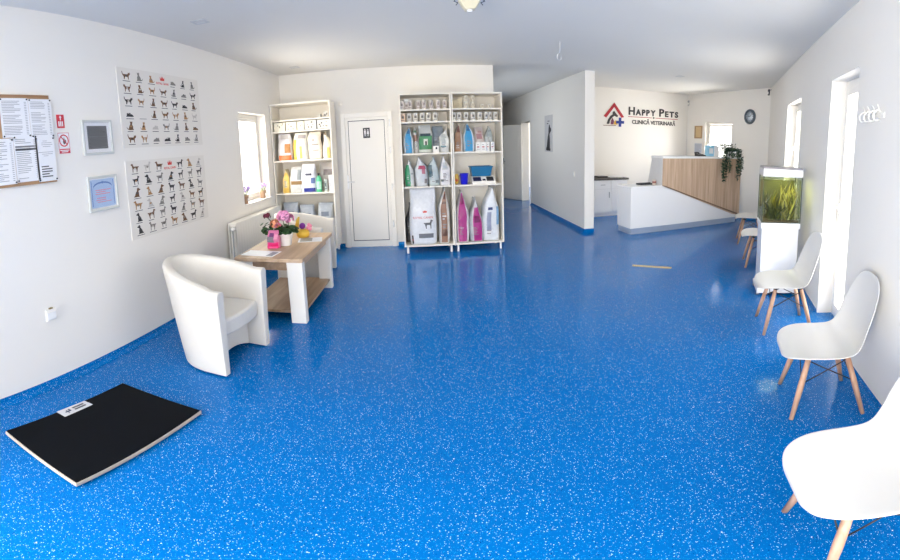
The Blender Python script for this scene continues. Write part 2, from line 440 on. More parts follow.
chB = make_chair('white plastic shell chair on wooden legs, second one from the camera', (1.866, 1.416, 0), RC + .01)
dup(chB, (1.095, .604, 0), RC + .09, 'white plastic shell chair nearest the camera, cut off by the picture edge')
dup(chB, (2.56, 2.385, 0), RC + .06, 'white shell chair before the glazed door, beside the aquarium cabinet')
dup(chB, (3.74, 3.97, 0), RC + .02, 'white shell chair just beyond the aquarium, mostly hidden by it')
dup(chB, (4.49, 5.02, 0), RC, 'farthest white shell chair, standing next to the reception counter end')

# ------------------------------------------------------------------ tub armchairs
def make_tub(label, loc, rot):
    t = thing('tub_armchair', label, 'armchair', loc, rot, 'white tub armchairs')
    def path(u, k, inner=0.0):          # u 0..1 from left arm front round the back to right arm front; k 0 foot .. 1 rim
        rx = .300 + .030 * k - inner; dep = .50 + .17 * k; ar = .16
        ry = dep - ar - inner; yf = -.335
        L1 = ar; L2 = PI * .5 * (rx + ry) * 1.0; tot = 2 * L1 + L2; s = u * tot
        if s < L1: return Vector((-rx, yf + s, 0))
        if s > L1 + L2: return Vector((rx, yf + (tot - s), 0))
        a = PI - PI * (s - L1) / L2
        return Vector((rx * math.cos(a), yf + ar + ry * math.sin(a), 0))
    def top(u): return .640 + .012 * u + .125 * math.sin(PI * max(0, min(1, (u - .05) / .90)))
    sec = []
    def ring(u):
        zt = top(u); th0, th1 = .055, .085
        o0 = path(u, 0); o1 = path(u, 1); i1 = path(u, 1, th1); i0 = path(u, 0, th0); om = path(u, .55); im = path(u, .55, .072)
        pts = []
        def L(a, z): pts.append((a.x, a.y, z))
        L(o0, 0.012); L(path(u, .25), zt * .25); L(om, zt * .55); L(path(u, .85), zt * .85); L(path(u, .98), zt - .025)
        L(path(u, 1, .010), zt - .007); L(path(u, 1, .025), zt); L(path(u, 1, th1 - .025), zt); L(path(u, 1, th1 - .008), zt - .008); L(path(u, .98, th1), zt - .03)
        L(path(u, .85, .08), zt * .85); L(im, zt * .55); L(path(u, .25, .062), zt * .25); L(i0, 0.012)
        return pts
    n = 44; rings = [ring(i / n) for i in range(n + 1)]; k = len(rings[0])
    vs = [p for r in rings for p in r]; fs = []
    for i in range(n):
        for j in range(k): fs.append((i * k + j, i * k + (j + 1) % k, (i + 1) * k + (j + 1) % k, (i + 1) * k + j))
    mb = MB(); mb.add(vs, fs, 0, True)
    mb.f += [list(range(k)), [n * k + j for j in range(k)]]; mb.m += [0, 0]; mb.s += [False, False]
    o = mb.build('tub_shell', M['leather'], t)
    bv = o.modifiers.new('bevel', 'BEVEL'); bv.width = .008; bv.segments = 3; bv.limit_method = 'ANGLE'; bv.angle_limit = math.radians(60)
    # seams on the arm fronts
    mb = MB()
    for sx in (-1, 1):
        mb.tube([(sx * .279, -.338, .03), (sx * .284, -.338, .3), (sx * .289, -.338, .62)], .0025, 6)
    # cushion
    def inside(kz, off, yf):
        pts = []
        for i in range(29):
            p = path(.04 + .92 * i / 28, kz, off)
            pts.append((p.x, max(p.y, yf)))
        return pts
    def plate(name, z0, z1, kz, off, yf, bulge, bev):
        base = inside(kz, off, yf)
        fl = [p for p in base]
        front = []
        a, b_ = fl[-1], fl[0]
        for i in range(1, 10):
            s = i / 10; front.append((a[0] + (b_[0] - a[0]) * s, yf - bulge * math.sin(PI * s)))
        mb = MB(); mb.prism(fl + front, z0, z1, axis='z')
        return mb.build(name, M['leather'], t, bevel=bev, seg=3)
    plate('seat_cushion', .275, .405, .55, .075, -.285, .03, .022)
    # front apron set back below the cushion, its lower edge arched
    mb = MB()
    pts = [(-.235, .275), (.235, .275), (.235, .02)]
    for i in range(1, 12):
        s = i / 12; pts.append((.235 - .47 * s, .02 + .06 * math.sin(PI * s)))
    pts.append((-.235, .02))
    mb.prism(pts, -.19, -.16); mb.build('front_apron', M['leather'], t, bevel=.004)
    return t
make_tub('white tub armchair in front of the wooden coffee table', (-1.665, 2.645, 0), PI / 2 - .10)
tb = [o for o in bpy.data.objects if o.name == 'tub_armchair'][0]
dup(tb, (-1.64, 4.86, 0), PI / 2 + .0, 'white tub armchair behind the coffee table, beside the open cabinet')

# ------------------------------------------------------------------ coffee table and what lies on it
FT = Frame((-1.775, 3.333), (-1.14, 3.347))
ct = thing('coffee_table', 'oak and white coffee table with lower shelf between two armchairs', 'table', FT.at(0.318, 0, 0), FT.rot)
tw, tl = .315, 1.13
mb = MB(); mb.box(-tw, tw, 0, tl, .572, .605); mb.build('tabletop', M['oak'], ct, bevel=.003)
mb = MB(); mb.box(-tw + .03, tw - .03, .06, tl - .06, .085, .11); mb.build('lower_shelf', M['oakx'], ct, bevel=.003)
for sx in (-1, 1):
    for y0 in (0.03, tl - .105):
        mb = MB(); xi = sx * (tw - .155); xo = sx * (tw - .015); xb = sx * (tw - .142); xb2 = sx * (tw - .008)
        a = sorted((xi, xo)); b_ = sorted((xb, xb2))
        vs = [(b_[0], y0, 0), (b_[1], y0, 0), (b_[1], y0 + .075, 0), (b_[0], y0 + .075, 0), (a[0], y0, .572), (a[1], y0, .572), (a[1], y0 + .075, .572), (a[0], y0 + .075, .572)]
        mb.add(vs, [(0, 3, 2, 1), (4, 5, 6, 7), (0, 1, 5, 4), (1, 2, 6, 5), (2, 3, 7, 6), (3, 0, 4, 7)]); mb.build('leg', M['pvc'], ct, bevel=.003)
for y_ in (.045, tl - .065):
    mb = MB(); mb.box(-tw + .155, tw - .155, y_, y_ + .02, .49, .572); mb.build('apron', M['oakx'], ct)
for sx in (-1, 1):
    mb = MB(); mb.box(sx * (tw - .06) - .01, sx * (tw - .06) + .01, .105, tl - .105, .50, .572); mb.build('side_rail', M['oak'], ct)
ZT = .606
# brochures
br = thing('brochure', 'white brochure lying on the near left end of the coffee table', 'brochure', (-1.585, 3.505, ZT), -.08)
mb = MB(); mb.box(-.16, .16, -.095, .095, 0, .004); mb.build('cover', mat('bright_paper', (250, 250, 250), .5), br)
mb = MB(); mb.box(.09, .15, -.085, .06, .004, .0048); mb.build('printed_picture', mat('grey_photo_print', (150, 158, 168), .5), br)
br2 = thing('leaflet', 'pale leaflet lying beside the white flower pot near table far end', 'leaflet', (-1.30, 4.10, ZT), .25)
mb = MB(); mb.box(-.12, .12, -.10, .10, 0, .003); mb.build('sheet', M['paper'], br2)
mb = MB(); mb.box(-.10, .02, -.08, .08, .003, .0038); mb.build('printed_picture', mat('dull_photo_print', (160, 158, 150), .5), br2)
# flower pot
pt = thing('flower_pot', 'white pot of pink geraniums standing on the coffee table', 'flower pot', (-1.482, 3.868, ZT))
mb = MB(); mb.lathe([(.058, 0), (.062, .008), (.080, .105), (.084, .107), (.084, .125), (.077, .125), (.072, .11), (.0, .11)], 28); mb.build('pot', M['white'], pt)
mb = MB(); mb.lathe([(.072, .111), (.0, .114)], 20); mb.build('soil', mat('potting_soil', (60, 45, 34), .9), pt)
LEAFM = [mat('geranium_leaf_dark', (32, 62, 30), .55, var=.2), mat('geranium_leaf', (58, 92, 48), .55, var=.2)]
def leaf_disc(mb, c, r, nrm, m=0, n=8, cup=.25):
    nrm = Vector(nrm).normalized(); a = nrm.orthogonal().normalized(); b_ = nrm.cross(a)
    vs = [Vector(c)]
    for i in range(n):
        t = 2 * PI * i / n; rr = r * (1 + .12 * math.cos(5 * t)); vs.append(Vector(c) + (a * math.cos(t) + b_ * math.sin(t)) * rr + nrm * r * cup)
    mb.add(vs, [(0, 1 + i, 1 + (i + 1) % n) for i in range(n)], m, True)
mb = MB()
for i in range(95):
    a = random.uniform(0, 2 * PI); rr = .13 * math.sqrt(random.random()); z = .125 + .10 * random.random() * (1.15 - rr / .14)
    p = (rr * math.cos(a) - (.02 if z > .2 else 0), rr * math.sin(a), z)
    leaf_disc(mb, p, random.uniform(.018, .034), (math.cos(a) * rr * 6 + random.uniform(-.4, .4), math.sin(a) * rr * 6 + random.uniform(-.4, .4), .9), random.choice((0, 0, 1)))
for i in range(34):
    a = random.uniform(0, 2 * PI); rr = .06 * math.sqrt(random.random())
    leaf_disc(mb, (-.165 + rr * math.cos(a), -.03 + rr * math.sin(a), .14 + random.uniform(-.03, .07)), random.uniform(.018, .03), (random.uniform(-.8, .5), random.uniform(-.9, .3), .8), random.choice((0, 1)))
mb.build('foliage', LEAFM, pt, fix=False)
def flower(name, c, r, rgb, label, npet=26, stem=None):
    mb = MB(); mm = [mat(name + '_petal', rgb, .55, var=.18, scale=40), mat(name + '_petal_deep', tuple(int(x * .78) for x in rgb), .55, var=.15)]
    for i in range(npet):
        a = random.uniform(0, 2 * PI); ph = math.acos(random.uniform(-.5, 1)); d = Vector((math.sin(ph) * math.cos(a), math.sin(ph) * math.sin(a), math.cos(ph)))
        leaf_disc(mb, Vector(c) + d * r * random.uniform(.7, 1.0), r * .42, d, random.choice((0, 0, 0, 1)), 7, .3)
    mb.build(name, mm, pt, label=label, fix=False)
flower('flower_head', (.005, -.03, .285), .060, (244, 166, 206), 'large pale pink flower head', 46)
flower('flower_head', (.045, .03, .255), .045, (240, 150, 192), 'smaller pale pink flower head', 26)
flower('flower_head', (-.085, -.02, .215), .045, (238, 160, 120), 'orange pink flower head', 24)
flower('flower_head', (-.045, -.05, .20), .032, (232, 132, 150), 'salmon flower head', 16)
flower('flower_head', (-.165, -.02, .29), .034, (112, 30, 58), 'dark maroon flower head', 18)
mb = MB()
for a, b_ in (((0, 0, .11), (.005, -.03, .27)), ((.02, .02, .11), (.045, .03, .24)), ((-.02, 0, .11), (-.085, -.02, .20)), ((-.04, 0, .11), (-.165, -.02, .28))):
    mb.tube([a, ((a[0] + b_[0]) / 2, (a[1] + b_[1]) / 2, (a[2] + b_[2]) / 2 + .01), b_], .0035, 6)
mb.build('stem', LEAFM[1], pt)

# ------------------------------------------------------------------ pet food bags, tins, cartons
MC = {}
def cm(rgb, rough=.35):
    k = (rgb, rough)
    if k not in MC: MC[k] = mat('film_%02x%02x%02x' % rgb, rgb, rough, var=.13, scale=26, bump=.45)
    return MC[k]
def bag(name, label, cat, fr, x, y, z, w, d, h, body, style='side', patches=(), lean=0.0, crumple=.012, group=None, seed=0, texts=(), taper=.60, prints=True):
    """standing sack; y = depth of its front behind the cabinet front; style 'side': its gusset faces out and the top seam runs back; 'front': broad face out"""
    t = thing(name, label, cat, fr.at(x, z, y + d / 2), fr.rot, group)
    def dims(k):
        f = 0 if k < taper else (k - taper) / (1 - taper)
        g = 1 - (0.86 * f + 0.14 * f * f) if f < .9 else 1 - (0.86 * .9 + .14 * .81) - (f - .9) * .9
        g = max(g, .02)
        bul = 1 + .06 * math.sin(PI * min(1, k / max(taper, .01)))
        wob = 1.06 + .10 * noise.noise(Vector((k * 5.0, seed * 1.7, .3)))
        if style == 'side': return max(.014, w * g * bul * wob), d * (1 - .06 * k)
        sh = 1 - .16 * max(0, (k - .55) / .45) ** 2.2
        return w * (bul * .97 - .02 * k) * (sh if d < .2 else 1), max(.010, d * g * bul)
    def surf(fx, k, front=True, eps=0.0):
        W, D = dims(k)
        y_ = D / 2 * (max(0, 1 - abs(fx) ** 3.5)) ** (1 / 3.5)
        px = fx * W / 2
        nz = noise.noise(Vector((px * 14 + seed * 3.1, k * 7 + seed, 1.7 if front else 9.2))) * crumple * (1 if k < .97 else .3)
        px += .03 * noise.noise(Vector((seed * 2.3, k * 3.2, 4.4))) * k
        return Vector((px + lean * h * k * k, (-(y_ + eps) if front else y_) + nz * (-1 if front else 1), k * h))
    nk, nx = 22, 14
    us = [math.sin((i / nx - .5) * PI) for i in range(nx + 1)]
    mb = MB(); vs = []; fs = []
    cols = [(u, True) for u in us] + [(u, False) for u in us[::-1][1:-1]]
    for j in range(nk + 1):
        k = .004 + .996 * j / nk
        for (u, fnt) in cols: vs.append(surf(u, k, fnt))
    n = len(cols)
    for j in range(nk):
        for i in range(n): fs.append((j * n + i, j * n + (i + 1) % n, (j + 1) * n + (i + 1) % n, (j + 1) * n + i))
    mb.add(vs, fs, 0, True); mb.f += [list(range(n))[::-1], [nk * n + i for i in range(n)]]; mb.m += [0, 0]; mb.s += [False, False]
    mb.build('sack', cm(body), t)
    for pi, p in enumerate(patches):
        nm, rgb, k0, k1, x0, x1 = p[:6]
        mb = MB(); mb.grid(lambda u, v: surf(x0 + (x1 - x0) * u, k0 + (k1 - k0) * v, True, .0015 + .0008 * pi), 12, 14)
        mb.build(nm, cm(rgb), t, fix=False, label=(p[6] if len(p) > 6 else None))
    rs = random.Random(seed * 7 + 1); mb = MB()
    kt = taper if style == 'front' else taper * .95
    if prints:
        xa = rs.uniform(-.6, -.2); xb = xa + rs.uniform(.5, .8); ka = rs.uniform(.08, kt * .45); kb = ka + rs.uniform(.18, .38)
        nc, nr = 10, 2 * rs.randint(4, 7) + 1; ends = [rs.randint(4, nc) for _ in range(nr)]; tone = [rs.choice((1, 1, 2)) for _ in range(nr)]
        mb.grid(lambda u, v: surf(xa + (xb - xa) * u, ka + (kb - ka) * v, True, .0018), nc, nr)
        for r_ in range(nr):
            for c_ in range(nc): mb.m[r_ * nc + c_] = tone[r_] if (r_ % 2 and c_ < ends[r_]) else 0
        mb.build('printed_text', [cm(patches[0][1] if patches and patches[0][0] in ('gusset', 'green_front') and patches[0][2] < .3 else body), cm((126, 122, 122)), cm((196, 194, 192))], t, fix=False)
    for (body_t, size, rgb, fx, k, wd) in texts:
        mb = MB(); text_into(mb, body_t, size, 0, 0, 0, 0, width=wd)
        W, D = dims(k)
        for v in mb.v:
            px = fx * W / 2 + v.x; kk = k + v.z / h; v.xyz = surf(max(-.98, min(.98, px / (dims(kk)[0] / 2))), kk, True, .004)
        mb.build('lettering', cm(rgb), t, fix=False)
    return t
def tin(name, label, fr, x, y, z, r, h, tint=(226, 222, 214), band=(190, 184, 178), group=None, blob=(120, 110, 108), lid=True):
    t = thing(name, label, 'tin', fr.at(x, z, y + r), fr.rot, group)
    mb = MB(); mb.lathe([(r * .97, 0), (r, .003), (r, h - .004), (r * .96, h), (0, h)], 20); mb.build('can_body', cm(tint, .3), t)
    mb = MB(); rr = r * 1.012
    def wrap(a0, a1, z0, z1, m, e=0):
        mb.grid(lambda u, v: ((rr + e) * math.sin(a0 + (a1 - a0) * u), -(rr + e) * math.cos(a0 + (a1 - a0) * u), z0 + (z1 - z0) * v), 8, 1, m)
    wrap(-1.5, 1.5, h * .10, h * .88, 0)
    wrap(-.5, .45, h * .42, h * .72, 1, .0006); wrap(-.8, .8, h * .2, h * .27, 1, .0006); wrap(-.7, .3, h * .78, h * .82, 1, .0006)
    mb.build('paper_label', [cm(band, .5), cm(blob, .5)], t, fix=False)
    if lid:
        mb = MB(); mb.lathe([(r * .9, h), (r * .92, h + .004), (r * .86, h + .006), (0, h + .006)], 18); mb.build('lid', M['alu'], t)
    return t
def carton(name, label, fr, x, y, z, w, d, h, rgb, marks=(), group=None, cat='carton', rot=0.0, top=None):
    t = thing(name, label, cat, fr.at(x, z + .0008, y + d / 2), fr.rot + rot, group)
    mb = MB(); mb.box(-w / 2, w / 2, -d / 2, d / 2, 0, h); mb.build('box', cm(rgb, .5), t, bevel=.002)
    if marks:
        mb = MB(); cols = [rgb]
        xs = sorted({0.0, 1.0} | {max(0, min(1, q)) for m_ in marks for q in m_[1:3]}); zs = sorted({0.0, 1.0} | {max(0, min(1, q)) for m_ in marks for q in m_[3:5]})
        nx_ = len(xs); vs = [(x_ * w - w / 2, -d / 2 - .0015, z_ * h) for z_ in zs for x_ in xs]
        for jz in range(len(zs) - 1):
            for ix in range(nx_ - 1):
                cx_, cz_ = (xs[ix] + xs[ix + 1]) / 2, (zs[jz] + zs[jz + 1]) / 2; k_ = 0
                for (c, x0, x1, z0, z1) in marks:
                    if x0 < cx_ < x1 and z0 < cz_ < z1:
                        if c not in cols: cols.append(c)
                        k_ = cols.index(c)
                mb.f.append([jz * nx_ + ix, jz * nx_ + ix + 1, (jz + 1) * nx_ + ix + 1, (jz + 1) * nx_ + ix]); mb.m.append(k_); mb.s.append(False)
        mb.v = [Vector(v_) for v_ in vs]
        mb.build('printed_front', [cm(c, .5) for c in cols], t, fix=False)
    return t

# ------------------------------------------------------------------ open cabinets
def cabinet(label, fr, x0, x1, d, top, boards, feet=True):
    t = thing('open_cabinet', label, 'cabinet', fr.at((x0 + x1) / 2, 0, 0), fr.rot)
    w = (x1 - x0) / 2; zb = .10
    for sx in (-1, 1):
        mb = MB(); mb.box(min(sx * w, sx * (w - .018)), max(sx * w, sx * (w - .018)), 0, d, zb, top); mb.build('side_panel', M['shelfw'], t, bevel=.0015)
    mb = MB(); mb.box(-w + .018, w - .018, 0, d, top - .022, top); mb.build('top_panel', M['shelfw'], t)
    mb = MB(); mb.box(-w + .018, w - .018, 0, d, zb, zb + .022); mb.build('bottom_panel', M['shelfw'], t)
    mb = MB(); mb.box(-w + .018, w - .018, d - .008, d, zb + .022, top - .022); mb.build('back_panel', M['shelfw'], t)
    for z in boards:
        mb = MB(); mb.box(-w + .018, w - .018, .004, d - .008, z - .018, z); mb.build('shelf', M['shelfw'], t)
    for sx in (-1, 1):
        for y in (.035, d - .05):
            mb = MB(); mb.lathe([(.013, 0), (.016, .004), (.014, zb)], 12, (sx * (w - .045), y, 0)); mb.build('leg', M['white'], t)
    return t
e = Vector((1, .075)).normalized()
FC = Frame((-.50, 5.83), (-.50 + e.x, 5.83 + e.y))
Z1, Z2, Z3, Z4, ZB = 1.992, 1.822, 1.392, .938, .123
cabinet('white open cabinet holding a big sack of dog food, left of two', FC, 0.0, .697, .44, 2.215, (Z1, Z2, Z3, Z4))
cabinet('white open cabinet with pink sacks at bottom, right of two', FC, .703, 1.40, .44, 2.215, (Z1, Z2, Z3, Z4))
FA = Frame((-2.30, 5.741), (-2.30 + e.x, 5.741 + e.y))
A1, A2, A3, A4 = 1.957, 1.797, 1.379, .911
cabinet('white open cabinet standing in the left corner by the window', FA, 0.0, .862, .42, 2.195, (A1, A2, A3, A4))

def sx_(px, left=True, lo=True):
    return (px - 398.4) / 74.9
# --- left cabinet, top shelf tins
g = 'white tins on the top shelf of the left open cabinet'
for i, cx in enumerate((98, 165, 213, 330, 408, 508, 608, 702)):
    px = cx / 14 + 395
    x = (px - 399.2) / 74.2; hh = .125 if i != 1 else .105
    tin('food_tin', '%s white tin from the left, top shelf of left middle cabinet' % ORD[i], FC, x, .05 + (.02 if i % 2 else 0), Z1, .031, hh, (224, 218, 210), (214, 204, 198), g, (150, 138, 134))
carton('small_box', 'tiny white box lying on top of the second tin, top shelf', FC, .1025, .06, Z1 + .1115, .058, .05, .036, (236, 236, 232), (((196, 196, 190), .1, .9, .05, .25),), cat='box')
g = 'white tins on the second shelf of the left open cabinet'
for i, cx in enumerate((115, 203, 290, 385, 472, 567)):
    px = cx / 14 + 395; x = (px - 399.8) / 73.8
    tin('food_tin', '%s tin from the left, second shelf of left middle cabinet' % ORD[i], FC, x, .03, Z2, .034, .118, (226, 222, 212) if i else (232, 208, 186), (222, 218, 208) if i else (230, 200, 176), g, (96, 92, 88))
# --- right cabinet, top shelf
g = 'stacked tins on the top shelf of the right open cabinet'
k = 0
for cx in (288, 387):
    px = cx / 14 + 447; x = .703 + (px - 452.3) / 73.5
    for lv in range(2):
        tin('food_tin', '%s tin of the %s tall stack, right cabinet top shelf' % (('lower', 'upper')[lv], ('left', 'right')[k]), FC, x, .06, Z1 + lv * .092, .036 if k == 0 else .027, .084, (226, 220, 204), (216, 208, 190), g, (176, 166, 146))
    k += 1
for i, cx in enumerate((520, 628)):
    px = cx / 14 + 447; x = .703 + (px - 452.3) / 73.5
    tin('food_tin', '%s of two low single tins, right cabinet top shelf' % ('left', 'right')[i], FC, x, .06, Z1, .025, .052, (232, 228, 214), (222, 216, 200), 'low tins on the top shelf of the right open cabinet', (150, 140, 120))
carton('flat_carton', 'tall cream carton at the left end of right cabinet top shelf', FC, .80, .24, Z1, .155, .05, .15, (226, 216, 190))
g = 'white tins on the second shelf of the right open cabinet'
for i, cx in enumerate((112, 190, 285, 385, 480, 572, 630, 708)):
    px = cx / 14 + 447; x = .703 + (px - 452.6) / 73.4
    tin('food_tin', '%s tin from the left, second shelf of right middle cabinet' % ORD[i], FC, x, .03, Z2, .033 if i not in (5, 6) else .026, .112, (230, 228, 220), (216, 212, 202), g, (92, 88, 84))

# --- left cabinet third shelf
B3 = lambda cx: (cx / 14 + 395 - 401.0) / 72.8
bag('food_bag', 'bright blue bag with white sides, left end of third shelf', 'food bag', FC, B3(197), .03, Z3, .125, .22, .365, (214, 220, 224), 'side', (('gusset', (38, 142, 190), .02, .93, -.62, .62), ('dark_top', (26, 96, 140), .74, .94, -.5, .5)), seed=1)
bag('food_bag', 'cream bag with pale front standing behind the blue bag', 'food bag', FC, B3(238), .26, Z3, .10, .12, .37, (206, 196, 178), 'front', seed=2)
bag('food_bag', 'narrow white bag with brown and green print beside the blue bag', 'food bag', FC, B3(300), .14, Z3, .055, .16, .36, (206, 202, 196), 'side', (('printed_band', (146, 108, 92), .45, .7, -.8, .8), ('printed_band', (70, 110, 80), .80, .88, -.8, .8)), seed=3, taper=.8)
bag('food_bag', 'grey white bag with a green front showing a small animal', 'food bag', FC, B3(432), .12, Z3, .20, .12, .385, (198, 200, 198), 'front', (('green_front', (70, 140, 92), .08, .62, -.88, .88), ('dark_band', (44, 66, 74), .60, .70, -.8, .7), ('white_disc', (210, 214, 200), .28, .50, -.25, .3), ('animal_print', (52, 50, 44), .28, .42, -.05, .18), ('pale_strip', (214, 218, 210), .03, .12, -.9, .9)), seed=4, taper=.72, prints=False)
bag('food_bag', 'slumped clear grey pouch behind the small white box', 'food bag', FC, B3(620), .22, Z3, .19, .13, .37, (150, 160, 168), 'front', (('printed_band', (112, 124, 132), .15, .55, -.7, .2),), crumple=.016, seed=5)
bag('food_bag', 'white bag with grey print at right end of third shelf', 'food bag', FC, B3(695), .05, Z3, .125, .15, .315, (206, 208, 206), 'side', (('printed_band', (168, 174, 172), .35, .8, -.7, .4), ('printed_band', (96, 128, 138), .23, .30, -.8, .3), ('white_patch', (226, 226, 220), .28, .62, .1, .7)), crumple=.012, lean=.02, seed=6, taper=.65)
carton('small_box', 'small white box with a dark round mark on third shelf', FC, B3(572), .02, Z3, .083, .08, .092, (232, 228, 220), (((36, 34, 36), .42, .7, .55, .78), ((36, 34, 36), .46, .66, .5, .84)), cat='box')
# --- right cabinet third shelf
C3 = lambda cx: .703 + (cx / 14 + 447 - 453.5) / 72.8
bag('food_bag', 'brown bag with white edge at the left end, third shelf', 'food bag', FC, C3(182), .03, Z3, .108, .22, .385, (206, 198, 188), 'side', (('gusset', (150, 112, 84), .02, .94, -.85, .45), ('dark_top', (92, 50, 40), .70, .93, -.7, .3)), seed=8, lean=-.01)
bag('food_bag', 'bright blue bag with white right edge, right cabinet third shelf', 'food bag', FC, C3(332), .03, Z3, .145, .22, .39, (216, 222, 226), 'side', (('gusset', (44, 142, 188), .02, .95, -.75, .55), ('dark_top', (32, 84, 120), .72, .95, -.6, .3)), seed=9, lean=-.03)
bag('food_bag', 'pale pinkish bag behind the four little white boxes', 'food bag', FC, C3(500), .18, Z3, .145, .12, .345, (206, 194, 190), 'front', (('printed_band', (164, 122, 126), .5, .72, -.55, .6), ('printed_band', (186, 150, 146), .74, .84, -.3, .5)), seed=10, taper=.75)
bag('food_bag', 'grey white pouch at the right end behind the boxes', 'food bag', FC, C3(645), .2, Z3, .12, .13, .355, (188, 194, 194), 'side', (('printed_band', (150, 160, 162), .55, .85, -.6, .6),), seed=11, crumple=.012)
g = 'little white boxes on the third shelf of the right open cabinet'
for i, (a, b_) in enumerate(((420, 488), (492, 564), (570, 614), (632, 684))):
    carton('medicine_box', '%s little white box from the left on third shelf' % ORD[i], FC, C3((a + b_) / 2), .02, Z3, (b_ - a) / 14 / 72.8, .07, .128, (230, 228, 224), (((178, 112, 112), .2, .7, .40, .55), ((150, 150, 150), .2, .8, .2, .26), ((150, 150, 150), .2, .6, .7, .76)), g, cat='box')
# --- left cabinet fourth shelf
B4 = lambda cx: (cx / 14 + 395 - 401.8) / 72.4
bag('food_bag', 'green and white bag at the left end of fourth shelf', 'food bag', FC, B4(205), .03, Z4, .12, .24, .375, (206, 208, 206), 'side', (('gusset', (54, 150, 104), .02, .80, -.95, .1), ('printed_band', (150, 160, 160), .45, .5, .3, .8)), seed=12, lean=-.04)
bag('food_bag', 'white bag with a dark pink band on fourth shelf', 'food bag', FC, B4(370), .03, Z4, .165, .24, .405, (196, 200, 204), 'side', (('pink_band', (166, 70, 96), .58, .70, -.45, .7), ('pink_stripe', (176, 110, 128), .42, .58, .1, .6), ('printed_band', (130, 124, 126), .1, .25, .4, .8)), seed=13, lean=-.07, prints=False)
bag('food_bag', 'grey teal bag leaning right on the fourth shelf', 'food bag', FC, B4(545), .03, Z4, .14, .24, .40, (176, 188, 190), 'side', (('gusset', (72, 96, 104), .3, .72, -.9, -.2), ('printed_band', (110, 120, 124), .1, .2, .2, .8)), seed=14, lean=-.04)
bag('food_bag', 'white grey bag with a dark label, right end of fourth shelf', 'food bag', FC, B4(698), .03, Z4, .145, .24, .395, (210, 210, 214), 'side', (('printed_label', (92, 98, 98), .14, .22, -.8, .1), ('printed_band', (176, 180, 182), .55, .8, -.6, .4)), seed=15, lean=-.02)
# --- right cabinet fourth shelf: kitchen scale, bin, cup, yellow toy
C4 = lambda cx: .703 + (cx / 14 + 447 - 454.2) / 72.2
ks = thing('kitchen_scale', 'white electronic kitchen scale under the teal tub', 'scale', FC.at(C4(538), Z4 + .001, .165), FC.rot)
mb = MB(); w = .165
mb.prism([(-.14, 0), (.12, 0), (.12, .10), (-.02, .10), (-.14, .03)], -w, w, axis='x'); mb.build('housing', M['pvc'], ks, bevel=.004)
sl = lambda x0, x1, a, b_, m, mbb: mbb.add([(x0, -.14 + .12 * a - .001, .03 + .07 * a + .0015), (x1, -.14 + .12 * a - .001, .03 + .07 * a + .0015), (x1, -.14 + .12 * b_ - .001, .03 + .07 * b_ + .0015), (x0, -.14 + .12 * b_ - .001, .03 + .07 * b_ + .0015)], [(0, 1, 2, 3)], m)
mb = MB(); sl(-.15, -.035, .12, .85, 0, mb); sl(-.02, .025, .2, .5, 0, mb); mb.build('display', mat('scale_display', (48, 44, 74), .2), ks, fix=False)
mb = MB(); sl(.04, .14, .12, .85, 0, mb); mb.build('keypad', M['dark'], ks, fix=False)
tubm = mat('teal_plastic', (22, 108, 152), .4)
tb_ = thing('storage_tub', 'teal blue plastic tub standing on the kitchen scale', 'tub', FC.at(C4(515), Z4 + .102, .19), FC.rot)
mb = MB()
def rr_ring(w, d, z): return [(-w, -d, z), (w, -d, z), (w, d, z), (-w, d, z)]
R = [rr_ring(.13, .08, 0), rr_ring(.152, .10, .125), rr_ring(.162, .108, .125), rr_ring(.162, .108, .14), rr_ring(.148, .096, .14), rr_ring(.128, .078, .008)]
vs = [p for r in R for p in r]; fs = []
for i in range(5):
    for j in range(4): fs.append((i * 4 + j, i * 4 + (j + 1) % 4, (i + 1) * 4 + (j + 1) % 4, (i + 1) * 4 + j))
fs += [(3, 2, 1, 0), (20, 21, 22, 23)]
mb.add(vs, fs); mb.build('tub', tubm, tb_, bevel=.004)
cp = thing('plastic_cup', 'deep blue plastic cup beside the kitchen scale', 'cup', FC.at(C4(262), Z4 + .001, .10), FC.rot)
mb = MB(); mb.lathe([(.044, 0), (.048, .004), (.058, .142), (.062, .144), (.062, .152), (.055, .152), (.045, .01), (0, .01)], 24); mb.build('cup', mat('royal_blue_plastic', (28, 30, 214), .35), cp)
yt = thing('yellow_treat_bag', 'small crumpled yellow treat bag left of the blue cup', 'treat bag', FC.at(C4(150), Z4, .12), FC.rot)
mb = MB()
for c, r in (((0, 0, .06), .05), ((.01, 0, .11), .035), ((-.012, .01, .10), .03)): mb.ball(c, r, 14, 0, (.9, .7, 1.15))
mb.build('pouch', cm((222, 182, 84)), yt); mb = MB(); mb.ball((.004, -.03, .06), .022, 10); mb.build('printed_spot', cm((196, 92, 52)), yt)
# --- bottom compartments
B5 = lambda cx: (cx / 7 + 395 - 403.6) / 72
bag('food_sack', 'dark grey sack squeezed behind the big white sack', 'food sack', FC, .075, .20, ZB, .09, .18, .56, (66, 66, 70), 'side', seed=20)
bag('food_sack', 'big white sack with red lettering and a dog drawing', 'food sack', FC, B5(196), .02, ZB, .375, .20, .785, (222, 224, 228), 'front',
    (('grey_label', (112, 114, 118), .12, .20, -.35, .72), ('black_strip', (40, 36, 38), .02, .17, -.86, -.76), ('red_stripe', (188, 70, 60), .08, .10, -.86, -.76)), seed=21, texts=(('ROYAL CANIN', .058, (206, 62, 52), 0, .47, .27), ), taper=.62, crumple=.004, prints=False)
bs = [o for o in bpy.data.objects if o.get('label', '').startswith('big white sack')][0]
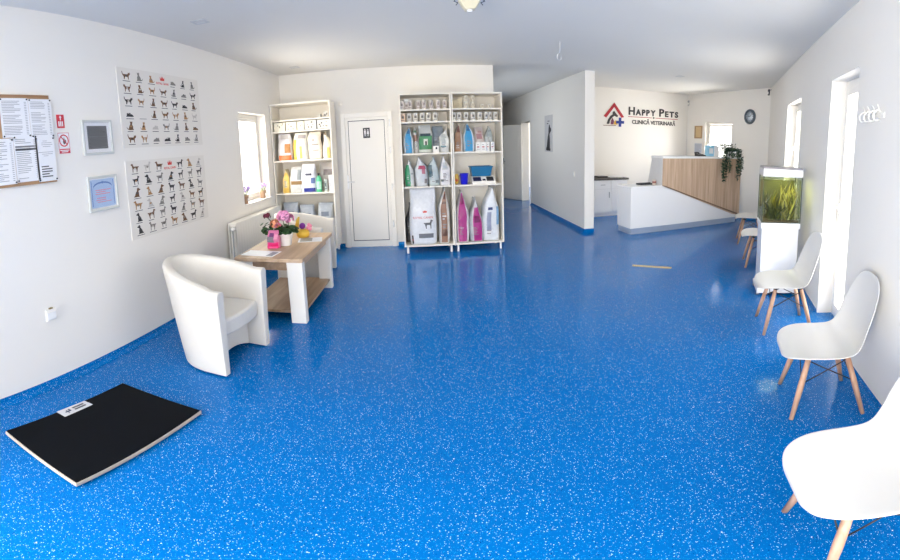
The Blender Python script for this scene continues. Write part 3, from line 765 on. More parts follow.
# dog drawing and crown on the sack
def outline(mb, pts, x, z, s, y, m=0): mb.poly([(x + p[0] * s, y, z + p[1] * s) for p in pts], m)
DOG_STAND = [(.02, .62), (.10, .66), (.18, .62), (.30, .64), (.62, .64), (.70, .74), (.72, .88), (.80, .96), (.86, .92), (.98, .84), (.97, .77), (.86, .74), (.84, .60), (.80, .48), (.80, .02), (.72, .02), (.70, .36), (.62, .40), (.36, .40), (.32, .26), (.34, .02), (.25, .02), (.20, .28), (.16, .42), (.14, .52), (.06, .52)]
CAT_SIT = [(.30, .02), (.78, .02), (.80, .10), (.74, .16), (.74, .40), (.66, .58), (.64, .66), (.70, .74), (.70, .96), (.62, .88), (.52, .88), (.44, .96), (.43, .76), (.47, .66), (.36, .50), (.28, .32), (.26, .16), (.10, .20), (.06, .34), (.02, .30), (.08, .12), (.22, .06)]
DOG_SIT = [(.22, .02), (.80, .02), (.80, .08), (.72, .12), (.72, .45), (.66, .62), (.76, .68), (.92, .74), (.92, .82), (.76, .88), (.70, .98), (.58, .96), (.50, .84), (.48, .66), (.36, .52), (.26, .34), (.22, .2), (.08, .1), (.08, .04)]
CAT_WALK = [(.02, .86), (.08, .90), (.14, .62), (.24, .58), (.66, .58), (.74, .66), (.76, .82), (.82, .74), (.90, .76), (.94, .84), (.98, .68), (.94, .54), (.84, .48), (.80, .38), (.80, .04), (.72, .04), (.68, .30), (.40, .32), (.30, .04), (.22, .04), (.22, .34), (.12, .46), (.04, .66)]
CAT_LIE = [(.02, .08), (.96, .08), (.98, .16), (.88, .22), (.88, .40), (.84, .52), (.80, .46), (.72, .46), (.68, .54), (.64, .40), (.56, .34), (.30, .38), (.12, .30), (.04, .18)]
DOG_HEAD = [(.2, .05), (.7, .05), (.74, .35), (.95, .45), (.95, .58), (.74, .70), (.66, .95), (.54, .80), (.36, .86), (.22, .95), (.16, .6), (.24, .4)]
SIL = [DOG_STAND, CAT_SIT, DOG_SIT, CAT_WALK, CAT_LIE]
mb = MB(); outline(mb, DOG_STAND, .0, .225, .135, -.117); mb.build('dog_drawing', cm((92, 94, 98)), bs, fix=False)
mb = MB(); outline(mb, [(0, 0), (1, 0), (1.1, .6), (.8, .3), (.65, .75), (.5, .35), (.35, .75), (.2, .3), (-.1, .6)], .0, .452, .05, -.112); mb.build('crown_mark', cm((206, 62, 52)), bs, fix=False)
bag('food_sack', 'white sack with brown gusset facing out, bottom of left cabinet', 'food sack', FC, B5(345), .03, ZB, .145, .3, .775, (214, 212, 208), 'side', (('gusset', (142, 104, 84), .02, .95, -.62, .45), ('dark_patch', (94, 62, 50), .72, .9, -.5, .4), ('dark_patch', (96, 66, 54), .14, .26, -.5, .4)), seed=22, taper=.66)
C5 = lambda cx: .703 + (cx / 7 + 395 - 455.3) / 71.5
bag('food_sack', 'tall white sack with magenta gusset, left in the bottom compartment', 'food sack', FC, C5(483), .03, ZB, .165, .3, .73, (214, 208, 212), 'side', (('gusset', (172, 56, 128), .02, .96, -.72, .55), ('dark_patch', (122, 22, 84), .72, .95, -.4, .3)), seed=23)
bag('food_sack', 'short grey topped sack with magenta gusset beside the taller one', 'food sack', FC, C5(582), .03, ZB, .18, .3, .61, (190, 192, 194), 'side', (('gusset', (166, 44, 124), .02, .80, -.5, .72), ('dark_patch', (118, 22, 82), .45, .6, -.3, .5)), seed=24, taper=.5, lean=-.02)
bag('food_sack', 'white sack with a blue edge, right in the bottom compartment', 'food sack', FC, C5(688), .03, ZB, .225, .3, .765, (216, 220, 224), 'side', (('printed_band', (60, 72, 122), .58, .63, -.45, .1), ('printed_text', (150, 156, 178), .20, .54, -.55, -.05), ('blue_edge', (130, 172, 206), .3, .64, .55, .97)), seed=25)
# --- corner cabinet
AX = lambda cx, o: (cx - o) / 71.0
g = 'cartons of tins on the upper shelf of the corner cabinet'
for i, (a, b_, y) in enumerate(((110, 230, .05), (236, 350, .05), (357, 425, .05), (432, 556, .03), (562, 695, .03))):
    x0 = (a / 10.18 + 260 - 268.6) / 70.5 + .0; x1 = (b_ / 10.18 + 260 - 268.6) / 70.5
    dk = (70, 64, 54)
    rnd = random.Random(i); mk = []
    for q in range(5 + (i > 2) * 3):
        xx = rnd.uniform(.08, .8); zz = rnd.uniform(.15, .8); mk.append((dk if q % 2 else (150, 138, 110), xx, xx + rnd.uniform(.05, .13), zz, zz + rnd.uniform(.06, .16)))
    if i > 2: mk += [((72, 70, 68), 0, 1, .0, .03), ((72, 70, 68), 0, .02, 0, 1)]
    carton('tin_carton', '%s printed carton from the left, upper shelf of corner cabinet' % ORD[i], FA, (x0 + x1) / 2, y, A2, (x1 - x0) * .97, .16, .128 if i < 3 else .13, (232, 226, 206) if i < 3 else (224, 222, 214), mk, g)
carton('small_box', 'left small white box on top shelf of the corner cabinet', FA, .70, .05, A1, .055, .06, .05, (232, 228, 214), (((150, 146, 136), .7, 1, 0, 1),), cat='box')
carton('small_box', 'right small printed box on top shelf of the corner cabinet', FA, .79, .05, A1, .06, .06, .085, (222, 218, 208), (((120, 116, 110), .1, .5, .2, .5), ((120, 116, 110), .6, .9, .4, .7)), cat='box')
A3x = lambda cx: (cx / 6.22 + 220 - 271) / 70.5
bag('food_bag', 'white bag with orange foot and brown animal, corner cabinet', 'food bag', FA, A3x(390), .04, A3, .215, .14, .385, (214, 212, 216), 'front', (('orange_foot', (222, 116, 60), .02, .20, -.8, .95), ('brown_print', (172, 118, 62), .28, .62, 0, .8), ('pale_top', (190, 186, 182), .8, .97, -.6, .6)), seed=31, taper=.6, prints=False)
bag('food_bag', 'yellow and white bag standing next to the orange footed bag', 'food bag', FA, A3x(492), .04, A3, .215, .16, .385, (226, 222, 210), 'front', (('yellow_side', (226, 186, 74), .02, .75, -.97, -.5), ('yellow_print', (232, 200, 96), .05, .5, -.1, .25), ('grey_top', (170, 162, 160), .78, .92, -.4, .8)), seed=32, taper=.6, lean=-.03, prints=False)
bag('food_bag', 'cream paper bag with small print, middle of third shelf', 'food bag', FA, A3x(578), .07, A3, .20, .12, .39, (226, 218, 204), 'front', (('printed_text', (150, 142, 132), .5, .54, -.3, .6), ('printed_text', (150, 142, 132), .30, .33, -.2, .6), ('printed_spot', (120, 112, 104), .66, .72, -.1, .1)), seed=33, taper=.85, prints=False)
bag('food_bag', 'white bag with yellow foot at right end, corner cabinet', 'food bag', FA, A3x(655), .04, A3, .095, .14, .385, (230, 224, 208), 'side', (('yellow_edge', (226, 206, 120), .02, .4, .2, .9), ('dark_cap', (110, 92, 70), .86, .97, -.5, .8)), seed=34)
bag('food_bag', 'dark brown pouch wedged beside the white yellow bag', 'food bag', FA, A3x(617), .16, A3, .09, .1, .36, (98, 90, 86), 'front', seed=35)
A4x = lambda cx: (cx / 10.18 + 265 - 273.5) / 70.5
bag('food_bag', 'gold bag standing at the left end of fourth shelf', 'food bag', FA, A4x(195), .04, A4, .115, .18, .345, (206, 190, 150), 'side', (('gold_gusset', (218, 182, 88), .02, .85, -.6, .75),), seed=36, lean=.05)
bag('food_bag', 'grey bag with a brown gold band, fourth shelf', 'food bag', FA, A4x(305), .03, A4, .19, .14, .37, (196, 196, 194), 'front', (('gold_band', (140, 108, 60), .32, .46, -.75, .97), ('dark_shape', (140, 146, 148), .5, .9, .2, .85)), seed=37, taper=.85, prints=False)
bag('food_bag', 'white bag with deep blue foot, fourth shelf', 'food bag', FA, A4x(435), .03, A4, .225, .15, .40, (222, 224, 232), 'front', (('blue_foot', (40, 52, 140), .02, .16, -.6, .97), ('dark_lettering', (60, 62, 84), .60, .68, -.3, .5), ('blue_print', (90, 110, 160), .32, .52, .35, .85)), seed=38, taper=.75, prints=False)
bag('food_bag', 'large pale grey bag at the back of the fourth shelf', 'food bag', FA, A4x(600), .24, A4, .24, .1, .41, (204, 198, 194), 'front', (('printed_band', (150, 140, 140), .55, .75, -.4, .8),), seed=39, taper=.8)
bt = thing('cleaner_bottle', 'green plastic bottle with a dark cap on fourth shelf', 'bottle', FA.at(A4x(540), A4, .08), FA.rot)
mb = MB(); mb.lathe([(.036, 0), (.039, .006), (.039, .17), (.03, .205), (.018, .225), (.016, .235)], 20); mb.build('bottle_body', mat('green_bottle', (82, 190, 140), .3), bt)
mb = MB(); mb.lathe([(.018, .232), (.018, .262), (.012, .266), (0, .266)], 16); mb.build('cap', M['dark'], bt)
mb = MB(); mb.grid(lambda u, v: (.0396 * math.sin(-1 + 2 * u), -.0396 * math.cos(-1 + 2 * u), .04 + .11 * v), 10, 1); mb.build('paper_label', cm((170, 222, 196), .4), bt, fix=False)
tin('spray_can', 'slim pale can right of the green bottle, fourth shelf', FA, A4x(605), .08, A4, .024, .17, (206, 212, 210), (176, 190, 186), None, (90, 100, 110))
carton('medicine_box', 'white box at the right end of corner cabinet fourth shelf', FA, A4x(672), .03, A4, .065, .08, .23, (232, 232, 234), (((196, 198, 204), .1, .9, .3, .7),), cat='box')
for i, (x, w, h_) in enumerate(((.16, .23, .64), (.41, .22, .60), (.68, .23, .62))):
    bag('food_sack', '%s pale grey sack from the left, corner cabinet bottom' % ORD[i], 'food sack', FA, x, .05, ZB, w, .26, h_, (176, 184, 194), 'front', (('printed_band', (120, 130, 146), .7, .8, -.5, .5),), seed=40 + i, taper=.55, group='grey sacks in the bottom of the corner cabinet', lean=.01)

# --- toys on the table
pk = bag('treat_bag', 'pink and grey patterned treat bag on the coffee table', 'treat bag', Frame((-1.62, 3.70), (-.62, 3.72)), .07, 0, ZT, .125, .09, .17, (214, 120, 160), 'front',
         (('pink_foot', (232, 36, 120), .03, .36, -.7, .98, 'bright pink printed foot'), ('grey_print', (136, 128, 140), .36, .66, -.9, .3), ('violet_print', (116, 60, 116), .66, .86, -.6, .2), ('pink_print', (232, 150, 184), .55, .8, .3, .9)), seed=50, crumple=.018, prints=False)
tr = thing('yellow_toy', 'yellow toy basket with purple and pink flowers on the table', 'toy', (-1.42, 4.24, ZT))
ym = mat('yellow_plastic', (228, 184, 62), .45)
mb = MB(); mb.lathe([(.055, 0), (.068, .02), (.07, .05), (.06, .075), (.03, .085), (0, .085)], 20); mb.build('basket', ym, tr)
mb = MB(); mb.tube([(-.065, .03, .03), (-.075, .03, .10), (-.06, .03, .17), (-.045, .03, .21)], [.02, .022, .018, .01], 10); mb.build('handle', ym, tr)
mb = MB(); mb.ball((.0, -.005, .12), .034, 12); mb.build('purple_flower', mat('purple_silk', (118, 36, 140), .6), tr)
mb = MB()
for c in ((.055, 0, .10), (.08, .02, .115), (.06, .03, .125), (.085, -.01, .09)): mb.ball(c, .02, 8)
mb.build('pink_flower', mat('pink_silk', (238, 150, 176), .6), tr)

# ------------------------------------------------------------------ left wall: board, signs, frames, posters, socket, radiator
def printed(mb, x0, x1, z0, z1, y, rows, rnd, m=0, indent=.0, h=.3):
    dz = (z1 - z0) / rows
    for i in range(rows):
        if rnd.random() < .12: continue
        zz = z1 - (i + .5) * dz; e_ = x1 - (x1 - x0) * rnd.choice((0, .05, .15, .35))
        mb.box(x0 + indent * rnd.random(), e_, y - .0006, y, zz - dz * h / 2, zz + dz * h / 2, m)
bd = thing('notice_board', 'brown cork notice board at the left picture edge covered with papers', 'notice board', LW.at(1.37, 1.447, 0), LW.rot)
bw, bh = .515, .60
mb = MB(); mb.box(-bw, bw, -.012, 0, .02, bh - .02); mb.build('cork_panel', mat('cork', (188, 150, 108), .9, var=.2, scale=90), bd)
mb = MB(); mb.box(-bw, bw, -.02, -.002, 0, .028).box(-bw, bw, -.02, -.002, bh - .028, bh).box(-bw, -bw + .028, -.02, -.002, .028, bh - .028).box(bw - .028, bw, -.02, -.002, .028, bh - .028)
mb.build('board_frame', M['cork'], bd, bevel=.002)
lab = ['tall printed price list at the lower middle of the cork board', 'printed price list at upper middle of the cork board', 'printed list at upper right of the cork board', 'printed notice at lower right of the cork board', 'printed sheet at the lower left edge of the cork board']
rects = [(1.555, 1.742, 1.470, 1.772, 'a'), (1.478, 1.702, 1.762, 2.022, 'b'), (1.703, 1.893, 1.755, 2.018, 'b'), (1.728, 1.888, 1.458, 1.757, 'c'), (1.36, 1.552, 1.465, 1.758, 'b')]
for i, (x0, x1, z0, z1, k) in enumerate(rects):
    rnd = random.Random(100 + i); w, h = (x1 - x0) / 2, (z1 - z0)
    t = thing('pinned_notice', lab[i], 'notice', LW.at((x0 + x1) / 2, z0, -.0215 - .0012 * (i % 3)), LW.rot, 'papers pinned to the cork board')
    mb = MB(); mb.box(-w, w, 0, .0006, 0, h, 2)
    if k == 'c':
        printed(mb, -w * .8, w * .8, h * .55, h * .93, 0, 9, rnd, 0, .05, .25); printed(mb, -w * .6, w * .6, h * .08, h * .36, 0, 5, rnd, 1, .0, .45)
    else:
        printed(mb, -w * .85, w * .45, h * .06, h * .94, 0, 22, rnd, 0, .0, .34)
        for q in range(20): mb.box(w * .7, w * .86, -.0006, 0, h * (.07 + .043 * q), h * (.085 + .043 * q), 0)
        if k == 'a': mb.box(-w * .9, w * .9, -.0006, 0, h * .68, h * .72, 1).box(-w * .9, w * .9, -.0006, 0, h * .74, h * .78, 0)
    mb.build('printed_sheet', [M['print'], M['printd'], M['paper']], t)
    for px in (-w * .9, w * .9):
        for pz in (h * .965, h * .035):
            mb = MB(); mb.ball((px, -.004, pz), .006, 8); mb.build('pin', M['black'], t)
s1 = thing('alarm_sign', 'small red sign with white pictograms, above the prohibition sign', 'sign', LW.at(1.983, 1.818, 0), LW.rot)
mb = MB(); mb.box(-.034, .034, -.003, 0, 0, .096); mb.build('sign_plate', M['red'], s1)
mb = MB()
mb.prism([(-.004, .055), (-.004, .075), (.004, .075), (.004, .055)], -.0036, -.003).prism([(-.012, .075), (.012, .075), (0, .09)], -.0036, -.003)
for x in (-.022, -.006, .01): mb.box(x, x + .010, -.0036, -.003, .012, .048)
mb.build('white_pictogram', M['paper'], s1)
s2 = thing('no_flame_sign', 'red and white prohibition sign with a crossed circle and red foot', 'sign', LW.at(1.995, 1.634, 0), LW.rot)
mb = MB(); mb.box(-.053, .053, -.003, 0, 0, .152); mb.build('sign_plate', M['paper'], s2)
mb = MB(); mb.box(-.05, .05, -.0036, -.003, .003, .036)
n = 32
for i in range(n):
    a0, a1 = 2 * PI * i / n, 2 * PI * (i + 1) / n; cz = .094
    mb.poly([(.044 * math.cos(a0), -.0036, cz + .044 * math.sin(a0)), (.044 * math.cos(a1), -.0036, cz + .044 * math.sin(a1)), (.035 * math.cos(a1), -.0036, cz + .035 * math.sin(a1)), (.035 * math.cos(a0), -.0036, cz + .035 * math.sin(a0))])
mb.poly([(-.03, -.0038, .122), (-.024, -.0038, .127), (.031, -.0038, .066), (.025, -.0038, .061)])
mb.box(-.051, .051, -.0036, -.003, .147, .150).box(-.051, -.048, -.0036, -.003, .036, .147).box(.048, .051, -.0036, -.003, .036, .147)
mb.build('red_marking', M['red'], s2, fix=False)
mb = MB(); mb.poly([(-.004, -.0034, .068), (.008, -.0034, .068), (.010, -.0034, .09), (.002, -.0034, .120), (-.004, -.0034, .10), (-.010, -.0034, .088)]).box(.012, .02, -.0034, -.003, .07, .1)
mb.build('flame_pictogram', M['printd'], s2, fix=False)
mb = MB(); mb.box(-.042, .042, -.0040, -.0036, .022, .028).box(-.03, .03, -.0040, -.0036, .011, .017); mb.build('white_lines', M['paper'], s2)
FR = mat('silver_white_frame', (206, 208, 204), .4)
for (yc, z0, lbl, pr) in ((2.329, 1.610, 'silver framed certificate with a dark grey document, upper of two', 0), (2.329, 1.186, 'silver framed certificate with a pale blue document, lower of two', 1)):
    t = thing('framed_certificate', lbl, 'frame', LW.at(yc, z0, 0), LW.rot)
    w, h, f = .158, .265, .018
    mb = MB(); mb.box(-w, w, -.02, 0, 0, f).box(-w, w, -.02, 0, h - f, h).box(-w, -w + f, -.02, 0, f, h - f).box(w - f, w, -.02, 0, f, h - f); mb.build('picture_frame', FR, t, bevel=.003)
    mb = MB(); mb.box(-w + f, w - f, -.008, -.002, f, h - f); mb.build('mount', M['paper'], t)
    rnd = random.Random(pr)
    if pr == 0:
        mb = MB(); mb.box(-.105, .105, -.009, -.008, .045, .22); d_ = mb.build('document', mat('dark_document', (104, 106, 110), .5, var=.1, scale=60), t)
        mb = MB(); printed(mb, -.095, .095, .055, .21, -.009, 16, rnd, 0, 0, .4); mb.build('printed_lines', M['printd'], t)
    else:
        mb = MB(); mb.box(-.13, .13, -.009, -.008, .028, .238); mb.build('document', mat('blue_document', (176, 200, 232), .5), t)
        mb = MB(); printed(mb, -.085, .085, .06, .165, -.009, 7, rnd, 0, .02, .4); mb.build('pink_lines', mat('pink_print', (222, 140, 160), .6), t)
        mb = MB()
        pts = [(.10 * math.cos(PI - PI * i / 10), .185 + .035 * math.sin(PI * i / 10)) for i in range(11)]
        for a, b_ in zip(pts[:-1], pts[1:]): mb.poly([(a[0], -.0094, a[1]), (b_[0], -.0094, b_[1]), (b_[0], -.0094, b_[1] - .012), (a[0], -.0094, a[1] - .012)])
        mb.box(-.006, .006, -.0095, -.009, .205, .225)
        for x in (-.12, .115): mb.box(x, x + .005, -.0095, -.009, .04, .228)
        mb.build('blue_ornament', mat('blue_print', (92, 126, 190), .6), t, fix=False)
    mb = MB(); mb.box(-w + f, w - f, -.0125, -.0115, f, h - f); mb.build('glazing', M['glass'], t)
PC = [mat('fur_brown', (112, 80, 52), .7), mat('fur_black', (50, 48, 48), .7), mat('fur_grey', (132, 128, 122), .7), mat('fur_tan', (170, 128, 84), .7), mat('fur_pale', (196, 190, 182), .7), M['printd']]
for (y0, y1, z0, z1, lbl, kind) in ((2.615, 3.84, 1.648, 2.325, 'white poster of cat breeds in rows, the upper poster', 'cat'), (2.615, 3.838, .892, 1.540, 'white poster of dog breeds in rows, the lower poster', 'dog')):
    w, h = (y1 - y0) / 2, z1 - z0
    t = thing('breed_poster', lbl, 'poster', LW.at((y0 + y1) / 2, z0, -.003), LW.rot)
    mb = MB(); mb.box(-w, w, -.004, .0025, 0, h, 6); rnd = random.Random(5 if kind == 'cat' else 9)
    cw, chh = 2 * w * .95 / 7, h * .95 / 6
    for r in range(6):
        for c in range(7):
            x = -w * .95 + c * cw; z = h * .975 - (r + 1) * chh
            if r == 0 and c == 3: continue
            if kind == 'cat' and r == 3 and c == 1: 
                mb.box(x + cw * .25, x + cw * .8, -.0047, -.004, z + chh * .10, z + chh * .135, 5); continue
            s = rnd.choice((CAT_SIT, CAT_SIT, CAT_WALK, CAT_LIE) if kind == 'cat' else (DOG_STAND, DOG_SIT, DOG_SIT, DOG_STAND))
            sc = .74 if kind == 'cat' else .80
            sw = chh * sc * rnd.uniform(1.1, 1.45); sh = chh * sc * rnd.uniform(.92, 1.06); fl = rnd.random() < .5
            ox = x + (cw - sw) / 2; m_ = rnd.choice((0, 1, 1, 2, 3, 0, 4, 2))
            pts = [((1 - p[0]) if fl else p[0], p[1]) for p in s]
            mb.poly([(ox + p[0] * sw, -.0046, z + chh * .2 + p[1] * sh) for p in pts], m_)
            m2 = rnd.choice((1, 2, 4, 5, 3))       # darker or paler patch on the body
            cxp, czp = ox + sw * .5, z + chh * .2 + sh * .42
            mb.poly([(cxp + sw * .13 * math.cos(q * PI / 4), -.0049, czp + sh * .10 * math.sin(q * PI / 4)) for q in range(8)], m2)
            mb.box(x + cw * .22, x + cw * rnd.uniform(.62, .82), -.0047, -.004, z + chh * .075, z + chh * .125, 5)
    mb.build('poster_sheet', PC + [mat('poster_paper_' + kind, (231, 226, 218), .55, var=.01)], t, fix=False)
    mb = MB(); zc = h * .975 - chh * .82; text_into(mb, 'ROYAL CANIN', .045, 0, -w * .95 + 3.5 * cw, zc, -.0048, width=cw * 1.12, bold=.0012)
    outline(mb, [(0, 0), (1, 0), (1.1, .6), (.8, .3), (.65, .75), (.5, .35), (.35, .75), (.2, .3), (-.1, .6)], -w * .95 + 3.5 * cw - .03, zc + .036, .06, -.0048)
    mb.build('brand_lettering', M['redlogo'], t, fix=False)
# socket, low on the left wall
sk = thing('wall_socket', 'white double wall socket low on the left wall', 'socket', LW.at(1.717, .495, 0), LW.rot)
mb = MB(); mb.box(-.042, .042, -.012, 0, 0, .085); mb.build('face_plate', M['pvc'], sk, bevel=.004)
mb = MB(); mb.box(-.036, .036, -.016, -.012, .008, .062); mb.build('rocker', M['white'], sk, bevel=.002)
mb = MB(); mb.box(-.012, .016, -.014, 0, .086, .094); mb.build('cable_stub', mat('brass_cable', (120, 104, 60), .5), sk)
# radiator
rd = thing('radiator', 'white panel radiator under the left window', 'radiator', LW.at(4.90, .16, -.13), LW.rot)
rw_, rh = .70, .60
mb = MB()
mb.grid(lambda u, v: (-rw_ + 2 * rw_ * u, -.001 - .0035 * (1 - abs(math.sin(u * 21 * PI)) ** 6), .01 + (rh - .03) * v), 168, 1)
mb.box(-rw_, rw_, .0, .012, .01, rh - .02); mb.box(-rw_, rw_, .07, .085, .01, rh - .02)
mb.build('panel', M['pvc'], rd, fix=False)
mb = MB(); mb.box(-rw_, rw_, -.006, .10, rh - .02, rh)
for i in range(40): mb.box(-rw_ + .03 + i * .034, -rw_ + .05 + i * .034, .0, .09, rh, rh + .003)
mb.build('top_grille', M['pvc'], rd, bevel=.002)
for sx in (-1, 1):
    mb = MB(); mb.box(min(sx * rw_, sx * (rw_ - .012)), max(sx * rw_, sx * (rw_ - .012)), -.006, .10, .01, rh - .02); mb.build('side_cover', M['pvc'], rd, bevel=.002)
mb = MB(); mb.tube([(-rw_ - .06, .02, rh - .06), (-rw_ - .01, .02, rh - .06)], [.018, .022], 12).ball((-rw_ - .06, .02, rh - .06), .019, 10); mb.build('thermostat_valve', M['white'], rd)
mb = MB(); mb.tube([(-rw_ - .03, .03, rh - .06), (-rw_ - .03, .03, -.16)], .008, 8); mb.build('pipe', M['steel'], rd)
for x in (-.5, .5):
    mb = MB(); mb.box(x - .02, x + .02, .086, .128, .1, .5); mb.build('wall_bracket', M['pvc'], rd)
# lavender pots on the sill
for i, (yy, lbl) in enumerate(((4.80, 'lavender in a brown pot on the window sill, left of two'), (5.36, 'lavender in a brown pot on the window sill, right of two'))):
    t = thing('lavender_pot', lbl, 'potted plant', LW.at(yy, .9025, .02), LW.rot)
    mb = MB(); mb.lathe([(.036, 0), (.045, .10), (.047, .104), (.041, .104), (.038, .09), (0, .09)], 18); mb.build('pot', mat('kraft_pot', (168, 138, 112), .8), t)
    mb = MB(); mb.box(-.015, .015, -.0465, -.040, .03, .065); mb.build('tag', M['paper'], t)
    mb = MB(); rnd = random.Random(i)
    for q in range(26):
        a = rnd.uniform(0, 2 * PI); r0 = .022 * rnd.random(); r1 = .05 * rnd.random() + r0; z1 = rnd.uniform(.14, .20)
        mb.tube([(r0 * math.cos(a), r0 * math.sin(a), .09), (r1 * math.cos(a), r1 * math.sin(a), z1)], .0018, 5, 0)
        mb.ball((r1 * math.cos(a), r1 * math.sin(a), z1 + .008), .008, 6, 1, (1, 1, 2.0))
    mb.build('lavender', [mat('lavender_stem', (132, 150, 110), .7), mat('lavender_flower', (170, 142, 206), .7)], t)

# ------------------------------------------------------------------ animal floor scale
FS = Frame((-1.345, 1.005), (-1.27, 1.853))
def quad_box(mb, pts, z0, z1, m=0): mb.prism([(p[0], p[1]) for p in pts], z0, z1, axis='z', m=m)
sc = thing('animal_scale', 'black flat animal weighing scale on the blue floor', 'scale', ((-1.617), 1.46, 0), math.atan2(.074, -.0) * 0)
cx, cy = -1.617, 1.46
cn = [(-1.342, 1.006), (-1.270, 1.853), (-1.894, 1.913), (-1.966, 1.066)]
cn = [(p[0] - cx, p[1] - cy) for p in cn]
ins = lambda k: [(p[0] * k, p[1] * k) for p in cn]
mb = MB(); quad_box(mb, cn, .012, .034); mb.build('platform', M['edge'], sc, bevel=.004)
mb = MB(); quad_box(mb, ins(.985), .034, .041); mb.build('rubber_mat', M['rubber'], sc, bevel=.002)
for p in ins(.86):
    mb = MB(); mb.lathe([(.03, 0), (.032, .012)], 14, (p[0], p[1], 0)); mb.build('foot', M['black'], sc)
lb = [(-1.937, 1.396), (-1.915, 1.592), (-1.841, 1.590), (-1.855, 1.389)]
lb = [(p[0] - cx, p[1] - cy) for p in lb]
mb = MB(); quad_box(mb, lb, .041, .0425); lo_ = mb.build('maker_plate', mat('silver_plate', (200, 202, 206), .4), sc)
def lq(a, b_): # bilinear in the label: a along its length, b across
    p0 = Vector(lb[0]).lerp(Vector(lb[1]), a); p1 = Vector(lb[3]).lerp(Vector(lb[2]), a); return p0.lerp(p1, b_)
mb = MB()
for (a0, a1, b0, b1, m_) in ((.22, .26, .3, .75, 0), (.16, .34, .45, .6, 0), (.3, .36, .25, .6, 0), (.46, .86, .22, .42, 1), (.46, .86, .52, .72, 1)):
    q = [lq(a0, b0), lq(a1, b0), lq(a1, b1), lq(a0, b1)]; mb.poly([(p.x, p.y, .0429) for p in q], m_)
mb.build('printed_mark', [mat('navy_print', (44, 62, 92), .5), M['printd']], lo_, fix=False)

# ------------------------------------------------------------------ reception
FK = Frame((2.999, 6.259), (5.431, 6.52))
rc = thing('reception_counter', 'white and oak reception counter with a raised wooden front', 'counter', FK.p, FK.rot)
KL = 2.45
mb = MB(); mb.box(.015, KL - .02, .012, .42, 0, .10); mb.build('plinth', mat('brushed_plinth', (172, 186, 204), .3, metal=.25), rc)
mb = MB(); mb.prism([(0, .10), (KL - .03, .10), (KL - .03, .13), (.62, .79), (0, .79)], 0, .03); mb.build('front_panel', M['white'], rc)
mb = MB(); mb.box(0, .03, .03, .43, .10, .76); mb.build('end_panel', M['white'], rc)
mb = MB(); mb.box(-.005, 1.2, -.004, .45, .76, .792); mb.build('desk_top', M['white'], rc, bevel=.003)
pl = MB(); edge = lambda x: .79 + (.13 - .79) * (x - .62) / (KL - .03 - .62)
nb = 9; xe = 2.50
for i in range(nb):
    xa = .62 + (xe - .62) * i / nb; xb = .62 + (xe - .62) * (i + 1) / nb - .003
    pl.prism([(xa, max(.13, edge(xa))), (xb, max(.13, edge(xb))), (xb, 1.25), (xa, 1.25)], -.018, .012)
pl.build('wood_cladding', M['oakv'], rc)
mb = MB(); mb.prism([(.60, .79), (xe, .13), (xe, .16), (.66, .79)], -.02, -.018); mb.build('edge_strip', mat('brown_edge', (128, 104, 84), .5), rc)
mb = MB(); mb.box(.604, xe + .01, -.022, .33, 1.25, 1.288); mb.build('counter_top', M['white'], rc, bevel=.003)
mb = MB(); mb.prism([(0, .79), (.42, .79), (.30, 1.25), (0, 1.25)], .604, .63, axis='x'); mb.build('side_panel', mat('grey_white_panel', (214, 214, 216), .4), rc)
mb = MB(); mb.box(xe - .03, xe, .012, .33, .10, 1.25); mb.build('side_panel', M['white'], rc)
# objects on the counter
ph = thing('desk_phone', 'dark desk phone on the raised counter top', 'phone', FK.at(1.55, 1.289, .12), FK.rot)
mb = MB(); mb.prism([(-.08, 0), (.08, 0), (.08, .05), (-.08, .02)], -.07, .07, axis='x'); mb.build('phone_base', M['dark'], ph, bevel=.004)
mb = MB(); mb.tube([(-.06, -.03, .055), (-.05, .0, .062), (-.05, .06, .062), (-.06, .09, .055)], .014, 8); mb.build('handset', M['black'], ph)
bx_ = thing('tissue_box', 'light blue box on the raised counter, beside the phone', 'box', FK.at(1.80, 1.289, .15), FK.rot)
mb = MB(); mb.box(-.07, .07, -.05, .05, 0, .20); mb.build('box', mat('pale_blue_card', (150, 206, 232), .5), bx_, bevel=.003)
mb = MB(); mb.box(-.05, .05, -.052, -.05, .05, .15); mb.build('printed_front', M['paper'], bx_)
bx2 = thing('paper_stand', 'white leaflet stand between the blue box and the plant', 'leaflet stand', FK.at(1.96, 1.289, .15), FK.rot)
mb = MB(); mb.box(-.06, .06, -.04, .05, 0, .012).box(-.06, .06, .03, .036, .012, .21).box(-.06, .06, -.03, -.026, .012, .10); mb.build('holder', M['white'], bx2)
mb = MB(); mb.box(-.055, .055, -.02, .02, .012, .19); mb.build('leaflets', M['paper'], bx2)
hp = thing('trailing_plant', 'trailing green plant hanging over the counter right end', 'potted plant', FK.at(2.22, 1.289, .06), FK.rot)
mb = MB(); mb.lathe([(.055, 0), (.075, .11), (.078, .112), (.07, .112), (.06, .09), (0, .09)], 20); mb.build('pot', M['white'], hp)
LG = [mat('eucalyptus_leaf', (62, 88, 66), .6, var=.2), mat('eucalyptus_leaf_dark', (38, 60, 44), .6, var=.2), mat('eucalyptus_leaf_pale', (110, 132, 106), .6, var=.15)]
mb = MB(); st = MB(); rnd = random.Random(3)
def leaf(mbb, c, d, L, wd, m):
    d = Vector(d).normalized(); sd = d.cross(Vector((rnd.uniform(-.5, .5), rnd.uniform(-.5, .5), 1))).normalized(); nn = d.cross(sd)
    c = Vector(c)
    mbb.add([c, c + d * L * .35 + sd * wd + nn * L * .05, c + d * L * .75 + sd * wd * .7, c + d * L, c + d * L * .75 - sd * wd * .7, c + d * L * .35 - sd * wd + nn * L * .05], [(0, 1, 2, 3, 4, 5)], m)
